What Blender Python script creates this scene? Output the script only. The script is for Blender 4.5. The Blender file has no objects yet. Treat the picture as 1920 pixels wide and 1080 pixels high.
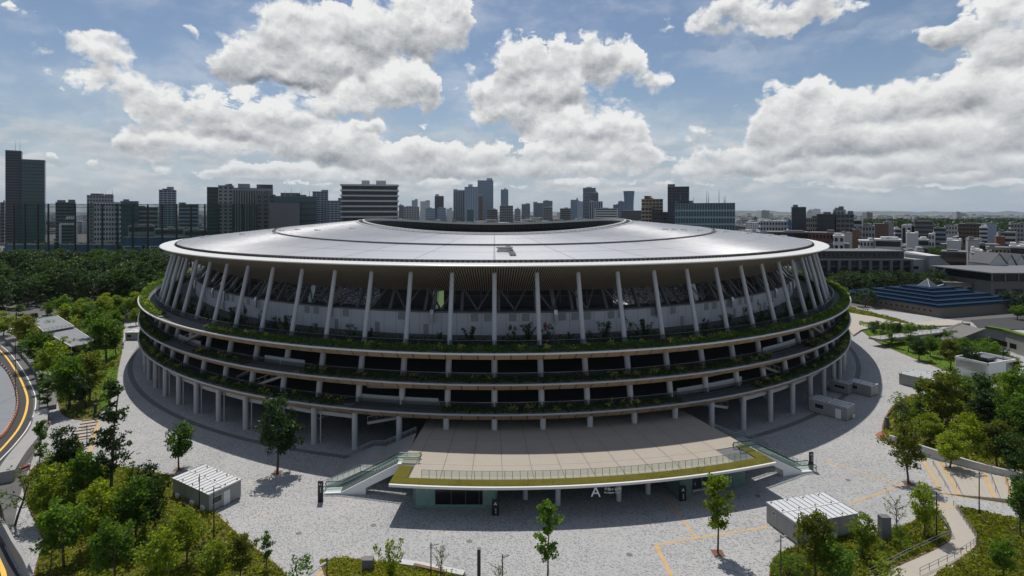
import bpy, bmesh, math, random
from math import sin, cos, pi, radians, sqrt, atan, atan2, exp
from mathutils import Vector, Matrix, noise as mnoise
random.seed(7)
scene = bpy.context.scene
col = scene.collection

# ------------------------------------------------------------------ camera
F = 1010.0          # focal length in photograph pixels (1920 wide)
H = 45.0            # eye height above the plaza
CX, HY = 927.0, 400.0
cam_d = bpy.data.cameras.new('camera')
cam = bpy.data.objects.new('camera', cam_d); col.objects.link(cam)
cam.location = (0, 0, H); cam.rotation_euler = (radians(90), 0, 0)
cam_d.sensor_width = 36.0; cam_d.lens = 36.0 * F / 1920.0
cam_d.shift_x = (960 - CX) / 1920.0; cam_d.shift_y = -(540 - HY) / 1920.0
cam_d.clip_start = 0.5; cam_d.clip_end = 60000
scene.camera = cam

# ------------------------------------------------------------------ light
SUN_EL, SUN_AZ = radians(64), radians(-13)      # azimuth from +Y towards +X
sun_d = bpy.data.lights.new('sun', 'SUN'); sun_d.energy = 4.4; sun_d.angle = radians(0.53)
sun_d.color = (1.0, 0.955, 0.89)
sun = bpy.data.objects.new('sun', sun_d); col.objects.link(sun)
sdir = Vector((sin(SUN_AZ) * cos(SUN_EL), cos(SUN_AZ) * cos(SUN_EL), sin(SUN_EL)))
sun.rotation_euler = sdir.to_track_quat('Z', 'Y').to_euler()
sun.location = (0, 0, 300)
vs = scene.view_settings
vs.view_transform = 'Standard'; vs.look = 'None'; vs.exposure = -0.18; vs.gamma = 1.0
scene.render.engine = 'CYCLES'
scene.cycles.max_bounces = 6; scene.cycles.diffuse_bounces = 3; scene.cycles.glossy_bounces = 3
scene.cycles.transmission_bounces = 4; scene.cycles.transparent_max_bounces = 8
scene.cycles.volume_bounces = 0
scene.cycles.caustics_reflective = False; scene.cycles.caustics_refractive = False

# ------------------------------------------------------------------ sky
world = bpy.data.worlds.new('World'); scene.world = world; world.use_nodes = True
class NT:
    """tiny helper round a node tree"""
    def __init__(s, tree): s.t = tree
    def n(s, typ, **kw):
        nd = s.t.nodes.new(typ)
        for k, v in kw.items(): setattr(nd, k, v)
        return nd
    def link(s, a, b): s.t.links.new(a, b)
    def put(s, sock, v):
        if hasattr(v, 'is_linked') or isinstance(v, bpy.types.NodeSocket): s.t.links.new(v, sock)
        else: sock.default_value = v
    def math(s, op, a, b=0.0, c=0.0, clamp=False):
        nd = s.n('ShaderNodeMath', operation=op, use_clamp=clamp)
        s.put(nd.inputs[0], a); s.put(nd.inputs[1], b); s.put(nd.inputs[2], c)
        return nd.outputs[0]
    def vec(s, op, a, b=(0, 0, 0)):
        nd = s.n('ShaderNodeVectorMath', operation=op)
        s.put(nd.inputs[0], a); s.put(nd.inputs[1], b)
        return nd.outputs['Value'] if op in ('DOT_PRODUCT', 'LENGTH') else nd.outputs[0]
    def ramp(s, v, a, b, c=0.0, d=1.0, smooth=True):
        nd = s.n('ShaderNodeMapRange', clamp=True)
        nd.interpolation_type = 'SMOOTHSTEP' if smooth else 'LINEAR'
        s.put(nd.inputs[0], v); s.put(nd.inputs[1], a); s.put(nd.inputs[2], b); s.put(nd.inputs[3], c); s.put(nd.inputs[4], d)
        return nd.outputs[0]
    def mix(s, f, a, b, mode='MIX'):
        nd = s.n('ShaderNodeMix', data_type='RGBA', blend_type=mode)
        s.put(nd.inputs[0], f); s.put(nd.inputs[6], a); s.put(nd.inputs[7], b)
        return nd.outputs[2]
    def noise(s, v, scale, detail=4.0, rough=0.5, dim='3D', distort=0.0, out=0):
        nd = s.n('ShaderNodeTexNoise', noise_dimensions=dim)
        s.put(nd.inputs['Vector'], v); nd.inputs['Scale'].default_value = scale
        nd.inputs['Detail'].default_value = detail; nd.inputs['Roughness'].default_value = rough
        nd.inputs['Distortion'].default_value = distort
        return nd.outputs[out]

# cumulus heaps of that day: azimuth and elevation in photograph pixels, half sizes, weight
CLOUDS = [
 # the big heap with a flat grey base
 (445,105,62,44,1.0),(540,62,85,72,1.1),(600,120,95,40,1.0),(690,50,95,62,1.05),(800,45,85,62,1.0),(850,20,48,52,.9),(500,135,90,22,.7),
 # veil to the left
 (110,85,60,34,.72),(185,120,75,40,.78),(150,165,60,28,.6),(250,165,60,34,.72),(225,85,40,22,.5),(300,195,50,26,.6),
 # second row
 (285,225,55,34,.8),(400,205,80,40,1.0),(520,225,95,34,.9),(640,190,85,34,.85),(745,168,62,44,.95),(790,170,28,34,.8),(480,250,110,16,.6),
 (300,275,60,18,.8),(420,278,80,18,.7),(560,275,80,24,.85),(650,270,80,30,.9),(720,300,90,24,.8),(800,285,40,30,.95),(880,300,75,26,.85),(690,242,32,11,.7),
 # middle heap
 (965,120,50,52,1.0),(1035,110,55,48,1.0),(960,175,90,34,1.0),(1050,165,70,44,.95),(1130,100,42,46,1.0),(1190,130,46,44,.95),(1245,165,32,20,.85),
 (950,215,70,26,.9),(1090,240,115,34,.95),(1180,250,44,34,.85),(1060,285,130,26,.75),(1180,300,60,22,.55),
 # top right and right bank
 (1285,55,40,26,.75),(1370,25,75,30,.95),(1470,20,110,40,.95),(1440,60,36,22,.6),(1580,5,70,26,.7),(1215,25,26,14,.4),
 (1745,65,62,26,.95),(1830,40,80,48,1.0),(1910,60,60,50,1.0),(1870,110,70,34,.9),
 (1475,195,62,46,1.05),(1450,245,40,50,.95),(1530,250,85,48,1.0),(1600,205,80,30,.95),(1700,190,105,46,1.0),(1820,170,110,48,1.0),(1900,200,70,70,.9),
 (1650,255,150,36,.9),(1800,260,140,40,.9),(1330,300,56,20,.75),(1300,255,30,26,.5),(1430,290,75,20,.8),(1560,315,130,18,.6),(1720,310,110,24,.75),(1880,305,80,24,.75),
 # small ones
 (20,18,46,20,.75),(5,105,12,9,.6),(18,152,22,10,.7),(105,300,17,8,.8),(167,305,20,9,.85),(296,316,30,15,.8),(387,330,22,8,.75),(370,62,24,7,.6),(640,330,150,14,.6),(520,318,90,15,.75),(760,322,80,16,.8),(900,325,70,14,.8),(1010,318,80,18,.8),(1120,322,80,16,.7),(1300,322,60,14,.7),(1390,312,50,16,.75),(1500,335,90,10,.6),(1650,338,120,10,.6),(1800,335,90,12,.65),(240,265,40,14,.7),(180,285,40,9,.5),(420,322,60,9,.7),(590,345,50,7,.7),(830,346,60,8,.75),(960,348,50,7,.7),(1090,346,70,8,.7),(1230,340,40,9,.6),(1330,345,60,7,.65),(1560,352,90,6,.6),(1740,352,80,7,.6),(1880,345,50,9,.65),(1210,280,30,12,.6),(1375,198,7,5,.55)]
def sky_dir(x, y):
    dx, dz = (x - CX) / F, (HY - y) / F
    az = atan(dx); el = atan(dz * cos(az))
    return az, el
def make_cloud_group():
    g = bpy.data.node_groups.new('cloud_field', 'ShaderNodeTree')
    g.interface.new_socket('P', in_out='INPUT', socket_type='NodeSocketVector')
    g.interface.new_socket('D', in_out='OUTPUT', socket_type='NodeSocketFloat')
    g.interface.new_socket('Up', in_out='OUTPUT', socket_type='NodeSocketFloat')
    T = NT(g); gi = T.n('NodeGroupInput'); go = T.n('NodeGroupOutput')
    p = gi.outputs[0]
    # break the heaps' outlines before summing
    wn = T.n('ShaderNodeTexNoise', noise_dimensions='2D'); T.link(p, wn.inputs['Vector'])
    wn.inputs['Scale'].default_value = 13; wn.inputs['Detail'].default_value = 3; wn.inputs['Roughness'].default_value = .6
    w = T.vec('SUBTRACT', wn.outputs['Color'], (.5, .5, .5))
    w = T.vec('MULTIPLY', w, (.11, .075, 0))
    ps = T.n('ShaderNodeSeparateXYZ'); T.link(p, ps.inputs[0])
    sw = T.n('ShaderNodeVectorMath', operation='SCALE'); T.link(w, sw.inputs[0]); T.link(T.ramp(ps.outputs[1], .06, .24, .38, 1.0), sw.inputs[3]); w = sw.outputs[0]
    q = T.vec('ADD', p, w)
    acc = None
    def madd(a, b, c):
        nd = T.n('ShaderNodeVectorMath', operation='MULTIPLY_ADD')
        T.put(nd.inputs[0], a); T.put(nd.inputs[1], b); T.put(nd.inputs[2], c)
        return nd.outputs[0]
    for (x, y, sx, sy, wt) in CLOUDS:
        if y > 312: wt *= 1.0
        elif y > 240: sy *= 1.15; wt *= 1.22
        az, el = sky_dir(x, y)
        k = F * (1 + ((x - CX) / F) ** 2) ** .5
        ax = sx * 1.06 / (F * (1 + ((x - CX) / F) ** 2)); ay = sy * 1.06 / k
        d = madd(q, (1 / ax, 1 / ay, 0), (-az / ax, -el / ay, 0))
        r2 = T.vec('DOT_PRODUCT', d, d)
        e = T.math('POWER', .40, r2)
        v = madd(d, (0, 1, 0), (wt, 0, 1))
        s_ = T.math('POWER', .05, r2)
        cb = T.n('ShaderNodeCombineXYZ'); T.link(e, cb.inputs[0]); T.link(s_, cb.inputs[1]); T.link(s_, cb.inputs[2])
        v = T.vec('MULTIPLY', v, cb.outputs[0])
        acc = T.vec('ADD', acc, v) if acc else v
    sp = T.n('ShaderNodeSeparateXYZ'); T.link(acc, sp.inputs[0])
    T.link(T.math('DIVIDE', sp.outputs[1], T.math('MAXIMUM', sp.outputs[2], .002)), go.inputs[1])
    T.link(T.math('MINIMUM', sp.outputs[0], 1.35), go.inputs[0])
    return g
def build_sky():
    T = NT(world.node_tree); world.node_tree.nodes.clear()
    out = T.n('ShaderNodeOutputWorld')
    sky = T.n('ShaderNodeTexSky', sky_type='NISHITA', sun_disc=False)
    sky.sun_elevation = SUN_EL; sky.sun_rotation = SUN_AZ
    sky.altitude = 50; sky.air_density = 1.0; sky.dust_density = 0.8; sky.ozone_density = 2.2
    tc = T.n('ShaderNodeTexCoord'); d = tc.outputs['Generated']
    d = T.vec('NORMALIZE', d)
    xyz = T.n('ShaderNodeSeparateXYZ'); T.link(d, xyz.inputs[0])
    az = T.math('ARCTAN2', xyz.outputs[0], xyz.outputs[1]); el = T.math('ARCSINE', xyz.outputs[2])
    cb = T.n('ShaderNodeCombineXYZ'); T.link(az, cb.inputs[0]); T.link(el, cb.inputs[1]); p = cb.outputs[0]
    grp = make_cloud_group()
    # clouds outside the surveyed window: the same kind of scattered cumulus
    gen = T.noise(d, 3.1, 3, .5); gen = T.ramp(gen, .50, .66, 0, 1.1)
    inside = T.math('MULTIPLY', T.ramp(el, .36, .48, 1, 0), T.ramp(T.math('ABSOLUTE', az), .78, .9, 1, 0))
    gen = T.math('MULTIPLY', gen, T.math('SUBTRACT', 1.0, inside))
    gen = T.math('MULTIPLY', gen, T.ramp(el, .0, .12, 0, 1))
    def puff(q, s, off):
        v = T.n('ShaderNodeTexVoronoi', voronoi_dimensions='2D', feature='F1')
        T.link(q, v.inputs['Vector']); v.inputs['Scale'].default_value = s
        v.inputs['Detail'].default_value = 3.0; v.inputs['Roughness'].default_value = .55; v.inputs['Lacunarity'].default_value = 2.3
        return v.outputs['Distance']
    def detail(q):
        qs = T.vec('MULTIPLY', q, (1, 1.35, 1))
        n1 = T.noise(qs, 17, 7, .53, '2D')
        wv = T.n('ShaderNodeTexNoise', noise_dimensions='2D'); T.link(qs, wv.inputs['Vector']); wv.inputs['Scale'].default_value = 50; wv.inputs['Detail'].default_value = 4
        qw = T.vec('ADD', qs, T.vec('MULTIPLY', T.vec('SUBTRACT', wv.outputs['Color'], (.5, .5, .5)), (.022, .022, 0)))
        v1 = puff(qw, 21, 0)
        a = T.math('MULTIPLY', T.math('SUBTRACT', n1, .5), 1.25)
        return T.math('MULTIPLY_ADD', T.math('SUBTRACT', .42, v1), .50, a)
    gn = T.n('ShaderNodeGroup'); gn.node_tree = grp; T.link(p, gn.inputs[0])
    b0, up = gn.outputs[0], gn.outputs[1]
    b0 = T.math('ADD', b0, gen)
    n0 = detail(p)
    veil0 = T.noise(T.vec('MULTIPLY', p, (1, 1.6, 1)), 6.0, 2, .5, '2D')
    D0 = T.math('SUBTRACT', T.math('ADD', b0, T.math('MULTIPLY', n0, T.ramp(b0, .05, .5, .25, 1.0))), .50)
    alpha = T.ramp(D0, T.ramp(veil0, .35, .65, -.02, -.16), T.math('ADD', T.ramp(veil0, .35, .65, .15, .36), T.ramp(up, -.7, .1, .22, 0)))
    # sunlight from above and a little to the left: tops bright, bases grey, small heaps in relief
    n1 = detail(T.vec('ADD', p, (-.003, .011, 0)))
    relief = T.math('SUBTRACT', n0, n1)
    lit = T.math('MULTIPLY_ADD', T.math('MINIMUM', T.math('MAXIMUM', up, -1.0), 1.0), .62, .90)
    lit = T.math('SUBTRACT', lit, T.ramp(D0, .25, .95, 0, .36, smooth=False))
    lit = T.math('MULTIPLY_ADD', relief, .62, lit)
    lit = T.math('MULTIPLY_ADD', T.math('SUBTRACT', n0, .05), .22, lit)
    lit = T.math('ADD', lit, T.ramp(D0, .0, .24, .30, 0))      # thin edges let the sun through
    lit = T.math('MINIMUM', T.math('MAXIMUM', lit, 0.0), 1.0)
    ccol = T.mix(lit, (.20, .225, .265, 1), (.86, .865, .86, 1))
    # low clouds stand farther away and sink into the haze
    hz = T.ramp(el, .02, .15, .42, 0.0)
    ccol = T.mix(hz, ccol, (.50, .55, .60, 1))
    veil = T.noise(T.vec('MULTIPLY', p, (1, 2.2, 1)), 5.5, 5, .6, '2D')
    veil = T.math('MULTIPLY', T.ramp(veil, .40, .75, 0, .50), T.ramp(el, .02, .10, 1, .55))
    alpha = T.math('MAXIMUM', alpha, veil)
    alpha = T.math('MULTIPLY', alpha, T.ramp(el, .004, .055, .35, 1))
    bg1 = T.n('ShaderNodeBackground'); bg1.inputs[1].default_value = .090
    skyc = T.mix(T.ramp(el, -.02, .26, .85, 0.0), sky.outputs[0], (4.9, 5.9, 7.1, 1))
    # flat far cloud layers low over the town
    ql = T.vec('MULTIPLY', p, (1, 2.9, 1)); l0 = T.noise(ql, 13, 6, .56, '2D'); l1 = T.noise(T.vec('ADD', ql, (-.006, .022, 0)), 13, 6, .56, '2D')
    a2 = T.math('MULTIPLY', T.math('MULTIPLY', T.ramp(l0, .40, .60, 0, .80), T.ramp(el, .012, .05, .15, 1)), T.ramp(el, .09, .19, 1, 0))
    ll = T.math('MULTIPLY_ADD', T.math('SUBTRACT', l0, l1), 2.2, .5, clamp=True)
    skyc = T.mix(a2, skyc, T.mix(ll, (4.9, 5.4, 6.0, 1), (8.0, 8.2, 8.4, 1)))
    T.link(skyc, bg1.inputs[0])
    bg2 = T.n('ShaderNodeBackground'); T.link(ccol, bg2.inputs[0]); bg2.inputs[1].default_value = 1.12
    ms = T.n('ShaderNodeMixShader'); T.link(alpha, ms.inputs[0]); T.link(bg1.outputs[0], ms.inputs[1]); T.link(bg2.outputs[0], ms.inputs[2])
    T.link(ms.outputs[0], out.inputs[0])
build_sky()
world.cycles.sampling_method = 'MANUAL'; world.cycles.sample_map_resolution = 512
# ------------------------------------------------------------------ helpers
def at(x, y, z=0.0):
    """photograph pixel of a point at height z -> where it stands"""
    Y = F * (H - z) / (y - HY)
    return Vector(((x - CX) * Y / F, Y, z))
def px(x, Y): return (x - CX) * Y / F
def pz(y, Y): return H - (y - HY) * Y / F

class MB:
    """collects faces, builds one mesh object"""
    def __init__(s): s.v = []; s.f = []
    def add(s, vs, fs):
        o = len(s.v); s.v.extend(vs); s.f.extend([tuple(i + o for i in f) for f in fs]); return s
    def box(s, x0, x1, y0, y1, z0, z1):
        return s.add([(x0,y0,z0),(x1,y0,z0),(x1,y1,z0),(x0,y1,z0),(x0,y0,z1),(x1,y0,z1),(x1,y1,z1),(x0,y1,z1)],
                     [(0,3,2,1),(4,5,6,7),(0,1,5,4),(1,2,6,5),(2,3,7,6),(3,0,4,7)])
    def hexa(s, bottom, top):
        return s.add(list(bottom) + list(top), [(3,2,1,0),(4,5,6,7),(0,1,5,4),(1,2,6,5),(2,3,7,6),(3,0,4,7)])
    def bar(s, p0, p1, w, h=None, up=(0, 0, 1)):
        p0, p1 = Vector(p0), Vector(p1); h = h or w
        d = (p1 - p0).normalized(); u = Vector(up)
        if abs(d.dot(u)) > .98: u = Vector((1, 0, 0))
        sd = d.cross(u).normalized() * (w / 2); u2 = sd.cross(d).normalized() * (h / 2)
        a = [p0 - sd - u2, p0 + sd - u2, p0 + sd + u2, p0 - sd + u2]; b = [q + (p1 - p0) for q in a]
        return s.add([tuple(q) for q in a + b], [(3,2,1,0),(4,5,6,7),(0,1,5,4),(1,2,6,5),(2,3,7,6),(3,0,4,7)])
    def tube(s, p0, p1, r0, r1=None, n=12, caps=True):
        p0, p1 = Vector(p0), Vector(p1); r1 = r0 if r1 is None else r1
        d = (p1 - p0).normalized(); u = Vector((0, 0, 1)) if abs(d.z) < .9 else Vector((1, 0, 0))
        a = d.cross(u).normalized(); b = d.cross(a)
        vs = []
        for p, r in ((p0, r0), (p1, r1)):
            for i in range(n):
                t = 2 * pi * i / n; vs.append(tuple(p + a * (r * cos(t)) + b * (r * sin(t))))
        fs = [(i, (i + 1) % n, n + (i + 1) % n, n + i) for i in range(n)]
        if caps: fs += [tuple(range(n - 1, -1, -1)), tuple(range(n, 2 * n))]
        return s.add(vs, fs)
    def poly(s, pts, z0, z1=None):
        """flat polygon at z0, or prism from z0 to z1"""
        n = len(pts)
        ar = sum(pts[i][0] * pts[(i+1) % n][1] - pts[(i+1) % n][0] * pts[i][1] for i in range(n))
        if ar < 0: pts = pts[::-1]
        if z1 is None: return s.add([(p[0], p[1], z0) for p in pts], [tuple(range(n))])
        vs = [(p[0], p[1], z0) for p in pts] + [(p[0], p[1], z1) for p in pts]
        return s.add(vs, [tuple(range(n - 1, -1, -1)), tuple(range(n, 2 * n))] + [(i, (i+1) % n, n + (i+1) % n, n + i) for i in range(n)])
    def strip(s, A, B, closed=False):
        """quads between two equally long point rows"""
        n = len(A); fs = [(i, i + 1, n + i + 1, n + i) for i in range(n - 1)]
        if closed: fs.append((n - 1, 0, n, 2 * n - 1))
        return s.add([tuple(p) for p in A] + [tuple(p) for p in B], fs)
    def sweep(s, rows, closed=False):
        """rows: point rows joined one after another (last to first as well when closed)"""
        m = len(rows); r = list(range(m)) + ([0] if closed else [])
        for a, b in zip(r[:-1], r[1:]): s.strip(rows[a], rows[b])
        return s
    def path(s, pts, w, z, h=None):
        """flat band (or low wall when h) along a polyline of (x, y)"""
        L, R = [], []
        for i, p in enumerate(pts):
            a = Vector(pts[max(i - 1, 0)][:2]); b = Vector(pts[min(i + 1, len(pts) - 1)][:2])
            d = (b - a).normalized(); nn = Vector((-d.y, d.x)) * (w / 2); q = Vector(p[:2])
            L.append(q + nn); R.append(q - nn)
        if h is None:
            return s.strip([(p.x, p.y, z) for p in R], [(p.x, p.y, z) for p in L])
        rows = [[(p.x, p.y, z) for p in R], [(p.x, p.y, z + h) for p in R], [(p.x, p.y, z + h) for p in L], [(p.x, p.y, z) for p in L]]
        s.sweep([r[::-1] for r in rows], closed=True)
        for k in (0, -1): s.add([rows[0][k], rows[1][k], rows[2][k], rows[3][k]], [(0, 1, 2, 3)])
        return s
    def mesh(s, name, mat=None, smooth=False):
        me = bpy.data.meshes.new(name); me.from_pydata(s.v, [], s.f); me.update()
        if mat: me.materials.append(M[mat] if isinstance(mat, str) else mat)
        if smooth: me.polygons.foreach_set('use_smooth', [True] * len(me.polygons))
        return me
    def build(s, name, mat, parent=None, smooth=False, kind=None, **kw):
        return link(name, s.mesh(name, mat, smooth), parent, kind, **kw)

def link(name, me, parent=None, kind=None, loc=None, rz=None, label=None, cat=None, group=None):
    o = bpy.data.objects.new(name, me); col.objects.link(o)
    if parent: o.parent = parent
    if loc is not None: o.location = loc
    if rz is not None: o.rotation_euler = (0, 0, rz)
    if kind: o['kind'] = kind
    if label: o['label'] = label
    if cat: o['category'] = cat
    if group: o['group'] = group
    return o
def thing(name, label, cat, loc=(0, 0, 0), rz=0.0, group=None):
    return link(name, None, None, None, loc, rz, label, cat, group)
def copy_tree(o, parent=None):
    c = o.copy(); col.objects.link(c); c.parent = parent
    for ch in list(o.children): copy_tree(ch, c)
    return c
def dup(o, loc, rz=0.0, scale=None, label=None):
    c = copy_tree(o); c.location = loc; c.rotation_euler = (0, 0, rz)
    if scale is not None: c.scale = scale if hasattr(scale, '__len__') else (scale,) * 3
    if label: c['label'] = label
    return c
def spline(pts, n=8):
    """Catmull-Rom through 2-D points"""
    P = [Vector(p[:2]) for p in pts]; P = [P[0] * 2 - P[1]] + P + [P[-1] * 2 - P[-2]]; out = []
    for i in range(1, len(P) - 2):
        a, b, c, d = P[i-1], P[i], P[i+1], P[i+2]
        for k in range(n):
            t = k / n
            out.append(.5 * ((2*b) + (c-a)*t + (2*a-5*b+4*c-d)*t*t + (3*b-a-3*c+d)*t**3))
    out.append(P[-2]); return out
def sp_px(pts, n=8, z=0.0): return spline([at(x, y, z) for x, y in pts], n)

# ------------------------------------------------------------------ materials
M = {}
def mat(name, c, rough=.6, metal=0.0, var=.10, vs=.35, bump=0.0, bs=4.0, spec=.4, dirt=0.0, rnd=0.0, streak=False):
    """procedural surface: base colour broken by two noises, slight relief, optional grime and per-object shift"""
    m = bpy.data.materials.new(name); m.use_nodes = True; T = NT(m.node_tree); m.node_tree.nodes.clear()
    out = T.n('ShaderNodeOutputMaterial'); b = T.n('ShaderNodeBsdfPrincipled'); T.link(b.outputs[0], out.inputs[0])
    geo = T.n('ShaderNodeNewGeometry'); p = geo.outputs['Position']
    if streak: p2 = T.vec('MULTIPLY', p, (1, 1, .12))
    else: p2 = p
    n1 = T.noise(p2, vs, 5, .6); n2 = T.noise(p, vs * 9, 3, .55)
    f = T.math('MULTIPLY_ADD', T.math('SUBTRACT', n1, .5), var * 3.2, 1.0)
    f = T.math('MULTIPLY_ADD', T.math('SUBTRACT', n2, .5), var * 1.8, f)
    if rnd:
        oi = T.n('ShaderNodeObjectInfo'); f = T.math('MULTIPLY_ADD', T.math('SUBTRACT', oi.outputs['Random'], .5), rnd * 2, f)
    v = T.n('ShaderNodeVectorMath', operation='SCALE'); v.inputs[0].default_value = c; T.link(f, v.inputs[3])
    cc = v.outputs[0]
    if dirt:
        d = T.ramp(T.noise(p2, vs * 2.3, 6, .68), .52, .75, 0, dirt)
        cc = T.mix(d, cc, (c[0] * .42, c[1] * .41, c[2] * .38, 1))
    T.link(cc, b.inputs['Base Color'])
    b.inputs['Roughness'].default_value = rough; b.inputs['Metallic'].default_value = metal
    b.inputs['Specular IOR Level'].default_value = spec
    if bump:
        bp = T.n('ShaderNodeBump'); bp.inputs['Strength'].default_value = bump; bp.inputs['Distance'].default_value = .05
        T.link(T.noise(p, bs, 4, .6), bp.inputs['Height']); T.link(bp.outputs[0], b.inputs['Normal'])
    M[name] = m; return m
def glass(name, c, alpha, rough=.05):
    """tinted pane: part clear, part reflecting"""
    m = bpy.data.materials.new(name); m.use_nodes = True; T = NT(m.node_tree); m.node_tree.nodes.clear()
    out = T.n('ShaderNodeOutputMaterial'); b = T.n('ShaderNodeBsdfPrincipled'); b.inputs['Base Color'].default_value = (*c, 1)
    b.inputs['Roughness'].default_value = rough; b.inputs['Specular IOR Level'].default_value = .6
    t = T.n('ShaderNodeBsdfTransparent'); t.inputs[0].default_value = (.72 + c[0] * .3, .78 + c[1] * .3, .76 + c[2] * .3, 1)
    ms = T.n('ShaderNodeMixShader'); ms.inputs[0].default_value = alpha
    T.link(t.outputs[0], ms.inputs[1]); T.link(b.outputs[0], ms.inputs[2]); T.link(ms.outputs[0], out.inputs[0])
    M[name] = m; return m
def leafmat(name, c, trans=.45, hue=.10):
    m = bpy.data.materials.new(name); m.use_nodes = True; T = NT(m.node_tree); m.node_tree.nodes.clear()
    out = T.n('ShaderNodeOutputMaterial')
    geo = T.n('ShaderNodeNewGeometry'); oi = T.n('ShaderNodeObjectInfo')
    n1 = T.noise(geo.outputs['Position'], .55, 2, .5); rr = geo.outputs['Random Per Island']
    f = T.math('MULTIPLY_ADD', T.math('SUBTRACT', n1, .5), 1.0, .92)
    f = T.math('MULTIPLY_ADD', T.math('SUBTRACT', rr, .5), .7, f)
    f = T.math('MULTIPLY_ADD', T.math('SUBTRACT', oi.outputs['Random'], .5), .45, f)
    f = T.math('MAXIMUM', f, .25)
    warm = T.mix(T.math('MULTIPLY_ADD', T.math('SUBTRACT', oi.outputs['Random'], .5), hue * 4, T.math('MULTIPLY', rr, .28), clamp=True), (*c, 1), (c[0] * 1.42, c[1] * 1.14, c[2] * .6, 1))
    v = T.n('ShaderNodeVectorMath', operation='SCALE'); T.link(warm, v.inputs[0]); T.link(f, v.inputs[3]); cc = v.outputs[0]
    d = T.n('ShaderNodeBsdfPrincipled'); T.link(cc, d.inputs['Base Color']); d.inputs['Roughness'].default_value = .5; d.inputs['Specular IOR Level'].default_value = .3
    tcol = T.vec('MULTIPLY', cc, (2.5, 2.4, .75))
    t = T.n('ShaderNodeBsdfTranslucent'); T.link(tcol, t.inputs[0])
    ms = T.n('ShaderNodeMixShader'); ms.inputs[0].default_value = trans
    T.link(d.outputs[0], ms.inputs[1]); T.link(t.outputs[0], ms.inputs[2]); T.link(ms.outputs[0], out.inputs[0])
    M[name] = m; return m
mat('white_concrete', (.47, .47, .475), .55, var=.05, dirt=.18, streak=True)
mat('white_paint', (.74, .74, .73), .45, var=.03, dirt=.10, streak=True)
mat('wall_white', (.50, .50, .525), .6, var=.05, dirt=.12, streak=True, rnd=.08)
mat('wall_grey', (.27, .27, .28), .6, var=.05)
mat('brim_metal', (.68, .67, .64), .35, var=.03, dirt=.10)
mat('rim_metal', (.45, .455, .47), .32, metal=.35, var=.03)
mat('dark_grey', (.036, .037, .04), .6, var=.1)
mat('black', (.012, .012, .013), .35, var=.05)
mat('structure_grey', (.13, .133, .138), .55, var=.08)
mat('steel', (.34, .35, .36), .35, metal=.7, var=.08)
mat('duct_metal', (.50, .51, .53), .28, metal=.8, var=.08)
mat('floor_grey', (.10, .10, .102), .8, var=.08)
mat('inner_dark', (.022, .022, .024), .8, var=.15)  # near black: shade of the recesses is deepened in this colour
mat('wood', (.40, .28, .175), .6, var=.10, vs=.8, rnd=.12)
mat('wood_slat', (.33, .275, .21), .6, var=.10, vs=.6)
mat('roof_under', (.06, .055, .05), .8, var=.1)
mat('gutter', (.17, .17, .165), .6, var=.25, vs=2.0)
mat('asphalt', (.042, .042, .044), .85, var=.12, vs=.5, bump=.3, bs=30)
mat('asphalt_grey', (.20, .21, .225), .85, var=.07, vs=.3, dirt=.15)
mat('concrete', (.30, .296, .288), .75, var=.07, vs=.3, dirt=.35, bump=.2, bs=6)
mat('concrete_dark', (.15, .148, .142), .8, var=.10, vs=.3, dirt=.4, streak=True)
mat('beige_paving', (.345, .305, .255), .75, var=.05, vs=.4, dirt=.10)
mat('beige_path', (.38, .345, .295), .8, var=.05, vs=.4, dirt=.12, bump=.15, bs=20)
mat('tactile', (.50, .33, .15), .7, var=.10, vs=.6, dirt=.45)
mat('yellow_line', (.80, .46, .06), .6, var=.06, dirt=.10)
mat('white_line', (.72, .72, .70), .6, var=.05, dirt=.10)
mat('orange', (.60, .25, .11), .5, var=.08)
mat('soil', (.10, .075, .05), .9, var=.25, vs=1.2, bump=.5, bs=8)
mat('bark', (.085, .065, .048), .85, var=.2, vs=2, bump=.6, bs=12)
mat('bark_pale', (.22, .19, .16), .85, var=.2, vs=2, bump=.4, bs=12)
mat('rust', (.16, .075, .045), .8, var=.15, vs=1.5)
mat('screen', (.006, .006, .007), .12, var=.02)
mat('blue_seat', (.035, .085, .17), .55, var=.12, vs=.3)
mat('blue_roof', (.006, .024, .054), .85, var=.10, vs=.15, dirt=.15, spec=.12)
mat('tan_wall', (.16, .142, .118), .8, var=.06, vs=.2, dirt=.2)
mat('track_red', (.13, .035, .022), .8, var=.08)  # darkened red, shade on the track is put into the colour
mat('pitch_green', (.045, .095, .014), .85, var=.10, vs=.1)
mat('sign_white', (.85, .85, .85), .5, var=.0)
mat('red_paint', (.45, .02, .02), .5, var=.05)
mat('prefab_wall', (.30, .30, .285), .5, var=.04, dirt=.12, streak=True)
mat('prefab_roof', (.68, .69, .70), .35, metal=.25, var=.05, dirt=.12)
mat('skin', (.45, .30, .22), .6, var=.05)
mat('cloth_dark', (.03, .03, .04), .8, var=.1)
mat('umbrella_blue', (.04, .10, .32), .6, var=.05)
mat('car_white', (.75, .75, .76), .2, var=.02)
mat('tyre', (.02, .02, .02), .8)
mat('bench_wood', (.22, .12, .06), .6, var=.15, vs=2)
mat('terracotta_mat', (.30, .12, .06), .8, var=.1, vs=1)
mat('pot_stone', (.42, .42, .41), .7, var=.06, vs=1, dirt=.2)
glass('rail_glass', (.03, .035, .04), .50, .25)
glass('clear_glass', (.30, .40, .38), .10, .03)
glass('green_glass', (.30, .44, .40), .34, .06)
glass('window_glass', (.02, .03, .035), .92, .06)
leafmat('leaf_mid', (.064, .132, .018), .48)
leafmat('leaf_yellow', (.135, .195, .020), .5)
leafmat('leaf_dark', (.022, .052, .012), .30)
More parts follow.
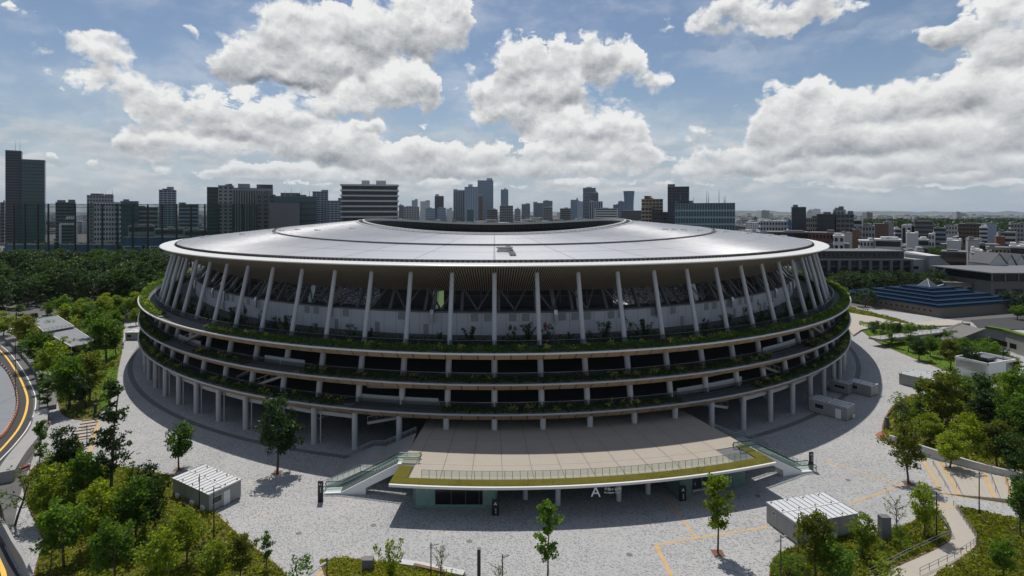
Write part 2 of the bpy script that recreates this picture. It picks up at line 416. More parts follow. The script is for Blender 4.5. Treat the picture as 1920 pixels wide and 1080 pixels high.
leafmat('leaf_forest', (.030, .070, .012), .34)
leafmat('leaf_olive', (.100, .125, .020), .48)
leafmat('leaf_blue', (.030, .070, .035), .25)
leafmat('leaf_pale', (.26, .28, .10), .4)
leafmat('leaf_grass', (.165, .195, .016), .42)

def roof_material():
    m = mat('roof_metal', (.70, .70, .71), .47, metal=.38, var=.03, vs=.05, rnd=.04, dirt=.05)
    b = next(n for n in m.node_tree.nodes if n.type == 'BSDF_PRINCIPLED'); T = NT(m.node_tree)
    geo = T.n('ShaderNodeNewGeometry'); rel = T.vec('MULTIPLY', T.vec('SUBTRACT', geo.outputs['Position'], (0, 254, 0)), (1 / 98 ** 2, 1 / 122 ** 2, 0))
    tg = T.vec('NORMALIZE', T.vec('CROSS_PRODUCT', (0, 0, 1), rel)); T.link(tg, b.inputs['Tangent'])
    b.inputs['Anisotropic'].default_value = .92      # the ribs spread the sun's reflection sideways
    return m
roof_material()
def paving_material():
    m = bpy.data.materials.new('plaza_stone'); m.use_nodes = True; T = NT(m.node_tree); m.node_tree.nodes.clear()
    out = T.n('ShaderNodeOutputMaterial'); b = T.n('ShaderNodeBsdfPrincipled'); T.link(b.outputs[0], out.inputs[0])
    geo = T.n('ShaderNodeNewGeometry'); p = geo.outputs['Position']
    # stones set in a slowly turning pattern, light with dark ones strewn among them
    rot = T.n('ShaderNodeVectorRotate', rotation_type='Z_AXIS'); T.link(p, rot.inputs[0]); rot.inputs['Angle'].default_value = .5
    br = T.n('ShaderNodeTexBrick'); T.link(rot.outputs[0], br.inputs['Vector'])
    br.inputs['Color1'].default_value = (0, 0, 0, 1); br.inputs['Color2'].default_value = (1, 1, 1, 1); br.inputs['Mortar'].default_value = (.5, .5, .5, 1)
    br.inputs['Scale'].default_value = 1.0; br.inputs['Mortar Size'].default_value = .006; br.inputs['Brick Width'].default_value = .20; br.inputs['Row Height'].default_value = .125
    br.offset = .37; br.offset_frequency = 2
    val = br.outputs['Color']
    clus = T.noise(p, .10, 4, .6)
    thr = T.math('MULTIPLY_ADD', T.math('SUBTRACT', clus, .5), -.6, .70)
    dark = T.ramp(val, thr, T.math('ADD', thr, .12))
    base = T.mix(T.noise(p, .045, 5, .6), (.325, .325, .325, 1), (.435, .433, .428, 1))
    base = T.mix(T.ramp(T.noise(p, .16, 3, .5), .55, .75, 0, .6), base, (.46, .425, .375, 1))
    tone = T.math('MULTIPLY_ADD', val, .20, .92); v = T.n('ShaderNodeVectorMath', operation='SCALE'); T.link(base, v.inputs[0]); T.link(tone, v.inputs[3])
    dcol = T.mix(T.noise(p, 2.1, 2, .5), (.14, .145, .15, 1), (.27, .27, .27, 1))
    c = T.mix(dark, v.outputs[0], dcol)
    c = T.mix(T.math('MULTIPLY', br.outputs['Fac'], .6), c, (.22, .215, .21, 1))
    T.link(c, b.inputs['Base Color']); b.inputs['Roughness'].default_value = .78; b.inputs['Specular IOR Level'].default_value = .25
    bp = T.n('ShaderNodeBump'); bp.inputs['Strength'].default_value = .25; bp.inputs['Distance'].default_value = .03
    T.link(T.math('SUBTRACT', T.noise(p, 14, 3, .6), br.outputs['Fac']), bp.inputs['Height']); T.link(bp.outputs[0], b.inputs['Normal'])
    M['plaza_stone'] = m
paving_material()
def seats_material():
    m = bpy.data.materials.new('seats'); m.use_nodes = True; T = NT(m.node_tree)
    b = m.node_tree.nodes['Principled BSDF']
    geo = T.n('ShaderNodeNewGeometry'); p = T.vec('MULTIPLY', geo.outputs['Position'], (1.6, 1.6, 1.6))
    wn = T.n('ShaderNodeTexWhiteNoise', noise_dimensions='3D'); T.link(T.vec('FLOOR', p), wn.inputs[0])
    cr = T.n('ShaderNodeValToRGB'); cr.color_ramp.interpolation = 'CONSTANT'
    els = cr.color_ramp.elements; els[0].color = (.02, .02, .022, 1); els[1].position = .55; els[1].color = (.70, .70, .70, 1)
    for ps, c in ((.70, (.05, .09, .03, 1)), (.80, (.17, .12, .07, 1)), (.88, (.20, .20, .20, 1))):
        e = els.new(ps); e.color = c
    T.link(wn.outputs[0], cr.inputs[0]); T.link(cr.outputs[0], b.inputs['Base Color']); b.inputs['Roughness'].default_value = .6
    M['seats'] = m
seats_material()
def netting_material():
    m = bpy.data.materials.new('netting'); m.use_nodes = True; T = NT(m.node_tree); m.node_tree.nodes.clear()
    out = T.n('ShaderNodeOutputMaterial'); d = T.n('ShaderNodeBsdfDiffuse'); d.inputs[0].default_value = (.03, .085, .072, 1)
    t = T.n('ShaderNodeBsdfTransparent'); geo = T.n('ShaderNodeNewGeometry')
    n = T.noise(T.vec('MULTIPLY', geo.outputs['Position'], (1, 1, .15)), .12, 3, .5)
    ms = T.n('ShaderNodeMixShader'); T.link(T.ramp(n, .3, .75, .34, .58), ms.inputs[0])
    T.link(t.outputs[0], ms.inputs[1]); T.link(d.outputs[0], ms.inputs[2]); T.link(ms.outputs[0], out.inputs[0])
    M['netting'] = m
netting_material()
def lawn_material(name, c1, c2, c3):
    m = bpy.data.materials.new(name); m.use_nodes = True; T = NT(m.node_tree)
    b = m.node_tree.nodes['Principled BSDF']; geo = T.n('ShaderNodeNewGeometry'); p = geo.outputs['Position']
    c = T.mix(T.noise(p, .35, 5, .65), (*c1, 1), (*c2, 1)); c = T.mix(T.ramp(T.noise(p, 1.7, 4, .7), .5, .8, 0, .8), c, (*c3, 1))
    T.link(c, b.inputs['Base Color']); b.inputs['Roughness'].default_value = .9; b.inputs['Specular IOR Level'].default_value = .15
    bp = T.n('ShaderNodeBump'); bp.inputs['Strength'].default_value = .8; bp.inputs['Distance'].default_value = .15
    T.link(T.noise(p, 5, 5, .7), bp.inputs['Height']); T.link(bp.outputs[0], b.inputs['Normal'])
    M[name] = m
lawn_material('lawn', (.065, .125, .010), (.105, .165, .014), (.13, .16, .02))
lawn_material('turf_strip', (.085, .085, .012), (.15, .13, .02), (.13, .085, .02))
lawn_material('bed_ground', (.075, .085, .014), (.13, .12, .02), (.12, .075, .03))
lawn_material('town_ground', (.10, .10, .10), (.16, .155, .15), (.05, .07, .03))
# ------------------------------------------------------------------ ground
g = MB(); g.poly([(-40000, -500), (40000, -500), (40000, 40000), (-40000, 40000)], -.03)
g.build('ground', 'town_ground', kind='structure')
SC = Vector((0, 254, 0))           # stadium centre
A0, B0 = 156.0, 132.8              # half axes of the lowest rim
NC = 100
def arc_angles(n, A, B):
    N = 20000; s = [0.0]; px_, py_ = 0.0, -A
    for i in range(1, N + 1):
        t = 2 * pi * i / N; x, y = B * sin(t), -A * cos(t)
        s.append(s[-1] + math.hypot(x - px_, y - py_)); px_, py_ = x, y
    out = []; j = 0
    for k in range(n):
        tgt = s[-1] * k / n
        while s[j] < tgt: j += 1
        out.append(2 * pi * j / N)
    return out
TH = arc_angles(NC, 151, 128)
def th(k):
    """angle of bay position k (may be fractional and negative), 0 = towards the gate"""
    k0 = math.floor(k); f = k - k0
    a = TH[k0 % NC] + 2 * pi * (k0 // NC); b = TH[(k0 + 1) % NC] + 2 * pi * ((k0 + 1) // NC)
    return a + (b - a) * f
def R(k, d, z):
    t = th(k); return Vector(((B0 - d) * sin(t), -(A0 - d) * cos(t), z))
def ringrow(d, z, ks): return [R(k, d, z) for k in ks]
def rng(a, b, step=.25):
    n = max(1, round((b - a) / step)); return [a + (b - a) * i / n for i in range(n + 1)]
ALL = rng(0, NC, .5)

# plaza paving round the stadium, one sheet of stone
plz = sp_px([(-60,620),(40,655),(85,705),(95,760),(72,830),(40,920),(20,1000),(-40,1130)], 6)
pl = [(p.x, p.y) for p in plz] + [(-66, 40), (120, 40), (190, 66), (196, 120), (205, 205), (190, 236), (150, 300), (120, 420), (-120, 420), (-160, 330), (-165, 236)]
MB().poly(pl, .0).build('plaza_paving', 'plaza_stone', kind='structure')
MB().strip([R(k, -2.4, .006) + SC for k in ALL], [R(k, -1.2, .006) + SC for k in ALL]).build('drain_band', 'concrete_dark', kind='structure')

def build_stadium():
    S = thing('stadium', 'huge oval stadium with pale metal roof, planted terraces and leaning white columns', 'stadium', SC)
    VIS = range(-27, 28)
    Z = [8.3, 13.8, 19.4]; DZ0 = 5.0
    # ---- three terraces
    for L, z in enumerate(Z):
        ins = [17, 17, 15.6][L]
        fl = MB(); rows = [ringrow(.35, z - .22, ALL), ringrow(.35, z - .12, ALL), ringrow(ins, z - .12, ALL)]
        fl.sweep([r[::-1] for r in rows]); fl.strip(ringrow(1.45, z - 1.44, ALL)[::-1], ringrow(ins, z - 1.44, ALL)[::-1])
        fl.build('terrace_floor', 'floor_grey', S)
        lip = MB()
        prof = [(.32, -.22), (0, -.24), (-.04, -.05), (.02, .05), (.28, .05), (.36, -.10)]
        lip.sweep([ringrow(d, z + dz, ALL)[::-1] for d, dz in prof], closed=True)
        lo = lip.build('terrace_rim', 'rim_metal' if L < 2 else 'brim_metal', S)
        # wooden fascia below the rim, panel by panel
        rest = MB()
        for k in VIS:
            for j in range(3):
                k0, k1 = k + j / 3 + .012, k + (j + 1) / 3 - .012
                a = [R(k0, .08, z - .26), R(k1, .08, z - .26), R(k1, 1.45, z - 1.45), R(k0, 1.45, z - 1.45)]
                n_ = (a[1] - a[0]).cross(a[3] - a[0]).normalized() * .06
                b = [q + n_ for q in a]
                tgt = MB() if -17 <= k <= 16 and len(range(-17, 17)) else rest
                tgt.hexa(b, a)
                if tgt is not rest: tgt.build('fascia_panel', 'wood', lo)
        if rest.f: rest.build('fascia_panels_beyond', 'wood', lo, kind='stuff')
        bk = MB(); bk.strip(ringrow(.20, z - .34, ALL), ringrow(1.5, z - 1.42, ALL)); bk.build('fascia_backing', 'dark_grey', lo)
        # upstand behind the planting, glass balustrade bay by bay
        up = MB(); dd = 2.5 if L < 2 else 4.4
        up.sweep([ringrow(dd, z - .12, ALL)[::-1], ringrow(dd, z + .42, ALL)[::-1], ringrow(dd + .25, z + .42, ALL)[::-1], ringrow(dd + .25, z - .12, ALL)[::-1]])
        up.build('terrace_upstand', 'dark_grey', S)
        for k in VIS:
            q = MB(); ks = rng(k + .015, k + .985, .33)
            q.sweep([ringrow(dd + .10, z + .42, ks)[::-1], ringrow(dd + .10, z + 1.35, ks)[::-1]])
            gp = q.build('glass_balustrade', 'rail_glass', S)
            r = MB()
            for a, b in zip(ks[:-1], ks[1:]): r.bar(R(a, dd + .1, z + 1.37), R(b, dd + .1, z + 1.37), .06)
            r.build('handrail', 'steel', gp)
        if L < 2:   # wall at the back of the lower terraces
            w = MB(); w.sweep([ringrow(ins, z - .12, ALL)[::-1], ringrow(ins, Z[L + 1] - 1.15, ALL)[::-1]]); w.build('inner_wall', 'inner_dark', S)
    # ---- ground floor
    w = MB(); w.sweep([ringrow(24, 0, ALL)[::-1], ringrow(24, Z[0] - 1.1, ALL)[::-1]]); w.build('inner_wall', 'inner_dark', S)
    for k in VIS:
        MB().tube(R(k, 1.75, 0), R(k, 1.75, Z[0] - .7), .55, n=18).build('ground_column', 'white_concrete', S, smooth=False)
        MB().tube(R(k, 3.2, Z[0] - .1), R(k, 4.0, Z[1] - .7), .58, n=16).build('terrace_column', 'white_concrete', S)
        MB().tube(R(k, 4.3, Z[1] - .1), R(k, 5.4, Z[2] - .7), .58, n=16).build('terrace_column', 'white_concrete', S)
    # ---- top promenade wall
    zf = Z[2] - .12; zt = 23.9
    rnd = random.Random(3)
    for k in VIS:
        f0 = 0
        cuts = [0, .33 + rnd.uniform(-.06, .06), .66 + rnd.uniform(-.06, .06), 1]
        for a, b in zip(cuts[:-1], cuts[1:]):
            ks = rng(k + a + .003, k + b - .003, .33); q = MB()
            q.sweep([ringrow(15.6, zf, ks)[::-1], ringrow(15.6, zt, ks)[::-1], ringrow(16.1, zt, ks)[::-1]])
            wp = q.build('wall_panel', 'wall_white', S)
            r_ = rnd.random()
            if r_ < .17:      # doorway
                c = k + (a + b) / 2; hw = .07
                q = MB(); kk = rng(c - hw, c + hw, .07); q.sweep([ringrow(15.54, zf + .05, kk)[::-1], ringrow(15.54, zf + 2.2, kk)[::-1]]); q.build('door', 'wall_grey', wp)
            elif r_ < .42:    # grey inset
                c = k + (a + b) / 2; hw = .10
                q = MB(); kk = rng(c - hw, c + hw, .1); q.sweep([ringrow(15.55, zt - 1.7, kk)[::-1], ringrow(15.55, zt - .1, kk)[::-1]]); q.build('grey_panel', 'wall_grey', wp)
            elif r_ < .5:     # dark small sign or vent
                c = k + (a + b) / 2
                MB().bar(R(c, 15.5, zf + 1.6), R(c, 15.5, zf + 2.1), .4, .1).build('wall_vent', 'black', wp)
    q = MB(); q.strip(ringrow(15.75, zf, ALL)[::-1], ringrow(15.75, zt - .05, ALL)[::-1]); q.build('wall_joint_backing', 'dark_grey', S)
    # ledge on the wall
    q = MB(); q.sweep([ringrow(d, z, ALL)[::-1] for d, z in ((15.5, zt), (15.5, zt + .35), (19.5, zt + .35))]); q.build('wall_ledge', 'structure_grey', S)
    # ---- leaning columns that carry the eave
    for k in VIS:
        b, t = R(k, 5.9, zf + .5), R(k, 9.35, 33.2)
        c = MB(); c.tube(b, t, .48, .43, n=18); co = c.build('leaning_column', 'white_concrete', S)
        f = MB(); f.tube(R(k, 5.75, zf), R(k, 5.9, zf + .6), .68, .50, n=14); f.build('column_foot', 'white_concrete', co)
    # ---- structure between wall and eave: raking struts, diagonals, ducts
    for k in VIS:
        m_ = MB(); m_.bar(R(k + .12, 16.6, zt), R(k + .12, 21.5, 30.5), .60, .8); m_.build('raking_strut', 'structure_grey', S)
        m_ = MB(); m_.bar(R(k + .55, 16.9, zt + .4), R(k + 1.02, 21.0, 30.2), .26, .34); m_.build('diagonal_brace', 'structure_grey', S)
        m_ = MB(); m_.bar(R(k + .55, 16.9, zt + .4), R(k + .18, 19.0, 28.2), .26, .34); m_.build('diagonal_brace', 'structure_grey', S)
        if k % 3 == 1 or abs(k) > 9 and k % 2 == 0:
            dc = MB(); c = k + (.60 if k > 0 else .36)
            pts = [R(c, 20.5, 30), R(c, 16.9, 25.2), R(c, 15.1, 24.5), R(c, 14.75, 23.6), R(c, 14.75, 22.0)]
            for p0, p1 in zip(pts[:-1], pts[1:]): dc.bar(p0, p1 + (p1 - p0) * .04, .75, .55)
            dc.build('air_duct', 'duct_metal', S)
        if k % 4 == 2 and abs(k) < 10:
            pp = MB()
            for i in range(5): pp.tube(R(k + .30 + i * .035, 17.5, zt), R(k + .30 + i * .035, 19.5, 30), .09, n=6)
            pp.build('pipe_bundle', 'duct_metal', S)
    # ---- eave: white brim, slatted soffit
    ze = 34.9
    br = MB(); fine = rng(0, NC, .25)
    prof = [(5.9, ze - .30), (5.5, ze - .18), (5.5, ze + .02), (5.7, ze + .12), (9.4, ze + .24), (9.4, ze - .35)]
    br.sweep([ringrow(d, z, fine)[::-1] for d, z in prof], closed=False); br.build('eave_brim', 'brim_metal', S, smooth=False)
    gt = MB(); gt.sweep([ringrow(d, z, fine)[::-1] for d, z in ((9.4, ze - .2), (10.0, ze - .2), (10.0, ze + .80))]); gt.build('roof_gutter', 'gutter', S)
    gk = MB()
    for i in range(NC * 8):
        k = i / 8
        if not (-33 < (k if k < 50 else k - 100) < 33): continue
        gk.bar(R(k, 9.9, ze + .1), R(k, 9.9, ze + .62), .10, .5)
    gk.build('gutter_cleats', 'dark_grey', S, kind='stuff')
    def sof(u):   # soffit line, u 0 at lip .. 1 at the stand
        return (5.75 + 12.6 * u, ze - .30 - 6.4 * u ** 1.08)
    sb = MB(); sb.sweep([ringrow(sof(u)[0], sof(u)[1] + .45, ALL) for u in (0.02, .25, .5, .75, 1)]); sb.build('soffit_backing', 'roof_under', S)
    sl = MB(); per = 17
    us = (0.0, .5, 1.0)
    for i in range(-31 * per, 31 * per):
        k = i / per; hw = .23 / per
        rows = []
        for u in us:
            d, z = sof(u); rows.append([R(k - hw, d, z), R(k + hw, d, z), R(k + hw, d, z + .16), R(k - hw, d, z + .16)])
        for a, b in zip(rows[:-1], rows[1:]):
            sl.add([tuple(p) for p in a + b], [(1,0,4,5),(2,1,5,6),(0,3,7,4)])
    sl.build('soffit_slats', 'wood_slat', S, kind='stuff')
    # ---- roof
    AO, BO = 85.0, 58.0
    def RF(k, s, dz=0.0):
        t = th(k); a = (A0 - 10.0) * (1 - s) + AO * s; b = (B0 - 10.0) * (1 - s) + BO * s
        z_in = 38.25 + 3.7 * sin(t) ** 2
        z = 35.55 * (1 - s) + z_in * s + 1.3 * sin(t) ** 2 * s * (1 - s)
        return Vector((b * sin(t), -a * cos(t), z + dz))
    base = MB(); ss = [i / 8 for i in range(9)]
    base.sweep([[RF(k, s, -.22) for k in fine][::-1] for s in ss]); base.build('roof_deck', 'dark_grey', S)
    cuts = [(0, .235), (.235, .465), (.478, .745), (.745, .955)]
    for ci, (s0, s1) in enumerate(cuts):
        g_ = .0028
        for kk in range(0, NC, 2):
            q = MB(); ks = rng(kk + .02, kk + 1.98, .25); lv = [s0 + g_ + (s1 - s0 - 2 * g_) * i / 2 for i in range(3)]
            dz = 0.0 if ci < 2 else .18
            q.sweep([[RF(k, s, dz) for k in ks][::-1] for s in lv])
            q.sweep([[RF(k, lv[0], dz - .2) for k in ks][::-1], [RF(k, lv[0], dz) for k in ks][::-1]])
            q.build('roof_panel', 'roof_metal', S)
    # standing seams
    sm = MB(); per = 12
    for i in range(NC * per):
        k = i / per; kc = k if k < 50 else k - 100
        for (s0, s1), dz in (((.004, .462), 0), ((.482, .952), .18)):
            lv = [s0 + (s1 - s0) * j / 4 for j in range(5)]
            w = .008
            for a, b in zip(lv[:-1], lv[1:]):
                p = [RF(k - w, a, dz + .002), RF(k - w, a, dz + .05), RF(k + w, a, dz + .05), RF(k + w, a, dz + .002)]
                r = [RF(k - w, b, dz + .002), RF(k - w, b, dz + .05), RF(k + w, b, dz + .05), RF(k + w, b, dz + .002)]
                sm.add([tuple(v) for v in p + r], [(0,4,5,1),(1,5,6,2),(2,6,7,3)])
    sm.build('standing_seams', 'roof_metal', S, kind='stuff')
    # stepped joint half way up
    st = MB(); st.sweep([[RF(k, s, dz) for k in fine][::-1] for s, dz in ((.466, .02), (.466, .42), (.4705, .42), (.4705, -.1))]); st.build('roof_step', 'structure_grey', S)
    # opening rim
    ro = MB(); ro.sweep([[RF(k, s, dz) for k in fine][::-1] for s, dz in ((.955, .1), (.957, .55), (.962, .55), (.963, .25), (.992, .25), (.993, .75), (1.0, .75), (1.0, -.4))]); ro.build('opening_rim', 'brim_metal', S)
    tk = MB()
    for i in range(NC * 2): tk.bar(RF(i / 2, .964, .33), RF(i / 2, .992, .33), .5, .16)
    tk.build('rim_walkway_grates', 'structure_grey', S, kind='stuff')
    fa = MB(); fa.sweep([[RF(k, s, dz) for k in fine][::-1] for s, dz in ((1.0, -.4), (1.0, -3.6), (.995, -8.5))]); fa.build('opening_fascia', 'black', S)
    la = MB()
    for i in range(0, NC * 2):
        k = i / 2
        if 26 < k < 74: la.bar(RF(k, 1.004, -.8), RF(k + .45, 1.004, -3.4), .16, .1); la.bar(RF(k + .45, 1.004, -3.4), RF(k + .5, 1.004, -.8), .16, .1)
    la.build('fascia_lattice', 'structure_grey', S, kind='stuff')
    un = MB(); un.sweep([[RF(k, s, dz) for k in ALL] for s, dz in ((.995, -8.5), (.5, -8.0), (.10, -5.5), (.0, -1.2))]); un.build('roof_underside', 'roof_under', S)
    # roof hatch, skylight strip and fall-arrest posts
    h = MB(); p = RF(.32, .27, 0); h.box(p.x - 1.6, p.x + 1.6, p.y - 1.2, p.y + 1.2, p.z - .1, p.z + .75); hb = h.build('roof_hatch', 'brim_metal', S)
    MB().box(p.x - 1.9, p.x + 1.9, p.y - 1.5, p.y + 1.5, p.z + .75, p.z + .9).build('hatch_cover', 'structure_grey', hb)
    h = MB(); h.sweep([[RF(k, s, .25) for s in (.12, .3, .44)] for k in (.42, .60)]); h.build('roof_skylight', 'dark_grey', S)
    for k, s in ((-14, .45), (-15.5, .5), (-15, .58), (-13, .65), (-16, .3), (-17.5, .12), (-17, .10), (-12, .82), (14, .62), (15, .55), (15.6, .48), (16.2, .42), (17, .3), (13, .7), (17.8, .18), (18.4, .1), (13.4, .66)):
        q = MB(); p = RF(k, s, .2); q.box(p.x - .5, p.x + .5, p.y - .35, p.y + .35, p.z - .1, p.z + .45); q.box(p.x + .9, p.x + 1.5, p.y - .3, p.y + .3, p.z - .1, p.z + .4); q.build('roof_anchor', 'brim_metal', S)
    # ---- bowl
    bw = MB(); n = 14; bw_rows = []
    for i in range(n + 1):
        u = i / n; d = 24 + 50 * u; z = 22 - 19.5 * u ** .85
        bw_rows += [ringrow(d, z, ALL)[::-1], ringrow(d + 1.6, z, ALL)[::-1]]
    bw.sweep(bw_rows); bw.build('seating_bowl', 'seats', S)
    q = MB(); q.sweep([ringrow(24, 22, ALL)[::-1], ringrow(19.5, 24.2, ALL)[::-1]][::-1]); q.build('bowl_back', 'inner_dark', S)
    el = [(B0 - 76) * sin(2 * pi * i / 64) for i in range(64)]; em = [-(A0 - 76) * cos(2 * pi * i / 64) for i in range(64)]
    MB().poly(list(zip(el, em)), 1.2).build('running_track', 'track_red', S)
    MB().poly([(-34, -52.5), (34, -52.5), (34, 52.5), (-34, 52.5)], 1.22).build('playing_field', 'pitch_green', S)
    # big screen seen from behind; left wing added only to darken the gap
    q = MB(); q.box(-11.5, 27, -131.5, -129.5, 19.0, 33.2); q.box(-26, -14.2, -131.5, -129.5, 19.0, 33.2); sc = q.build('big_screen', 'dark_grey', S)
    q = MB()
    for x in (-9, -3, 3, 9, 15, 21): q.box(x - .12, x + .12, -131.8, -131.5, 24.6, 32)
    for z in (26.2, 28.4): q.box(-11.5, 27, -131.85, -131.55, z, z + .14)
    q.build('screen_frame', 'structure_grey', sc)
    q = MB(); q.box(-5.2, -2.6, -131.75, -131.52, 28.2, 29.3); q.build('access_panel', 'wall_white', sc)
    # ---- white stair parapets between terraces
    for k0, k1, z0, z1, d in ((-5.6, -4.4, Z[1] + .1, Z[1] + .1, 3.6), (-3.0, -1.2, Z[0] + .1, Z[0] + .1, 3.6), (4.2, 6.2, Z[0] + .1, Z[0] + .4, 3.6), (7.0, 8.6, Z[1] + .1, Z[1] + .3, 3.6), (-9.6, -8.2, Z[1] + .1, Z[1] + .1, 3.6)):
        ks = rng(k0, k1, .2); q = MB()
        q.sweep([[R(k, d, z0 + (z1 - z0) * (k - k0) / (k1 - k0)) for k in ks][::-1], [R(k, d, z0 + 1.5 + (z1 - z0) * (k - k0) / (k1 - k0)) for k in ks][::-1], [R(k, d + .3, z0 + 1.5 + (z1 - z0) * (k - k0) / (k1 - k0)) for k in ks][::-1]])
        q.build('stair_parapet', 'white_concrete', S)
        fl_ = MB(); kd = -1 if k0 < 0 else 1
        ka = k0 if kd < 0 else k1
        for i in range(12):     # flight leading down from the parapet
            u0 = i / 12; kk = ka + kd * 1.1 * u0; zz = z0 - 4.6 * u0
            fl_.hexa([R(kk, 4.2, zz - .5), R(kk + kd * .1, 4.2, zz - .5), R(kk + kd * .1, 6.8, zz - .5), R(kk, 6.8, zz - .5)],
                     [R(kk, 4.2, zz), R(kk + kd * .1, 4.2, zz), R(kk + kd * .1, 6.8, zz), R(kk, 6.8, zz)])
        fl_.build('outer_stair_flight', 'structure_grey', S)
    for k0, k1, z0, z1 in ((-2.9, -2.0, 10.6, 12.4), (5.1, 6.0, 10.6, 12.6)):   # pale undersides of stairs above
        q = MB(); q.add([tuple(R(k0, 5.2, z0)), tuple(R(k1, 5.2, z0 + .3)), tuple(R(k1 - .25, 5.6, z1)), tuple(R(k0 + .05, 5.6, z1))], [(0, 1, 2, 3)]); q.build('stair_soffit', 'beige_paving', S)
    for k0, k1 in ((-7.6, -5.9), (-5.9, -4.2), (-4.2, -3.1), (6.0, 7.5), (7.5, 9.2), (9.2, 11), (-10.5, -9), (-9, -7.6)):
        MB().bar(R(k0, 2.6, 5.9), R(k1, 2.6, 5.9), .5, .75).build('edge_beam', 'white_concrete', S)
    for k in list(range(-11, -3)) + list(range(5, 12)):
        MB().tube(R(k + .13, 2.3, 0), R(k + .13, 2.3, 7.3), .11, n=8).build('rain_pipe', 'white_concrete', S)
    # open stair flights that cross the dark tiers
    for ka, za, kb, zb in ((-4.5, Z[1], -6.1, Z[0]), (-1.15, Z[0], -2.75, DZ0), (6.3, Z[1], 8.0, Z[0]), (-7.6, Z[2], -9.3, Z[1]), (9.0, Z[2], 10.7, Z[1]), (4.05, Z[0], 5.6, DZ0), (-12.4, Z[1], -14.2, Z[0])):
        n = 18
        sf = MB(); st_ = MB()
        for i in range(n):
            u0, u1 = i / n, (i + 1) / n; k0, k1 = ka + (kb - ka) * u0, ka + (kb - ka) * u1; z = za + (zb - za) * (i + 1) / n
            sf.hexa([R(k0, 2.7, z - .14), R(k1, 2.7, z - .14), R(k1, 4.6, z - .14), R(k0, 4.6, z - .14)], [R(k0, 2.7, z), R(k1, 2.7, z), R(k1, 4.6, z), R(k0, 4.6, z)])
        fo = sf.build('stair_flight', 'concrete', S)
        for d in (2.62, 4.68):
            q = MB(); a, b = R(ka, d, za), R(kb, d, zb); q.bar(a - Vector((0, 0, .25)), b - Vector((0, 0, .25)), .12, .5); q.build('stair_stringer', 'steel', fo)
            q = MB(); q.bar(a + Vector((0, 0, 1)), b + Vector((0, 0, 1)), .07)
            for i in range(9): p = a.lerp(b, i / 8); q.bar(p, p + Vector((0, 0, 1)), .05)
            q.build('stair_railing', 'steel', fo)
    # pictograms on the promenade wall
    def wheelchair(k, z):
        o = R(k, 15.45, z); t = (R(k + .02, 15.45, z) - R(k - .02, 15.45, z)).normalized(); q = MB()
        P = lambda a, b: o + t * a + Vector((0, 0, b))
        for i in range(12):
            a0, a1 = pi * .25 + i * .38, pi * .25 + (i + 1) * .38
            q.bar(P(.42 * cos(a0), .42 * sin(a0) - .1), P(.42 * cos(a1), .42 * sin(a1) - .1), .12, .05)
        q.bar(P(-.1, .1), P(-.15, .62), .14, .05); q.bar(P(-.1, .15), P(.35, .12), .13, .05); q.bar(P(.35, .12), P(.5, -.4), .13, .05); q.tube(P(-.16, .72), P(-.16, .90), .12, n=8)
        q.build('wheelchair_pictogram', 'black', S)
    for k in (-2.36, 3.62, 9.3, -8.4): wheelchair(k, zf + 2.3)
    q = MB(); o = R(1.33, 15.45, zf + 1.9); q.tube(o + Vector((0, 0, .55)), o + Vector((0, -.06, .72)), .17, n=8); q.box(o.x - .2, o.x + .2, o.y - .05, o.y + .02, o.z - .25, o.z + .42); q.box(o.x - .12, o.x + .12, o.y - .05, o.y + .02, o.z - .85, o.z - .2); q.build('restroom_pictogram', 'red_paint', S)
    return S
STAD = build_stadium()
# ------------------------------------------------------------------ lettering
def letters(name, body, size, loc, rz, m, parent=None, align='CENTER', thick=.02, rx=pi / 2):
    cu = bpy.data.curves.new(name, 'FONT'); cu.body = body; cu.size = size; cu.align_x = align; cu.extrude = thick; cu.resolution_u = 3
    t = bpy.data.objects.new(name, cu); col.objects.link(t)
    bpy.context.view_layer.update()
    me = bpy.data.meshes.new_from_object(t.evaluated_get(bpy.context.evaluated_depsgraph_get()))
    bpy.data.objects.remove(t); bpy.data.curves.remove(cu)
    me.materials.clear(); me.materials.append(M[m])
    o = link(name, me, parent, None, loc); o.rotation_euler = (rx, 0, rz)
    return o

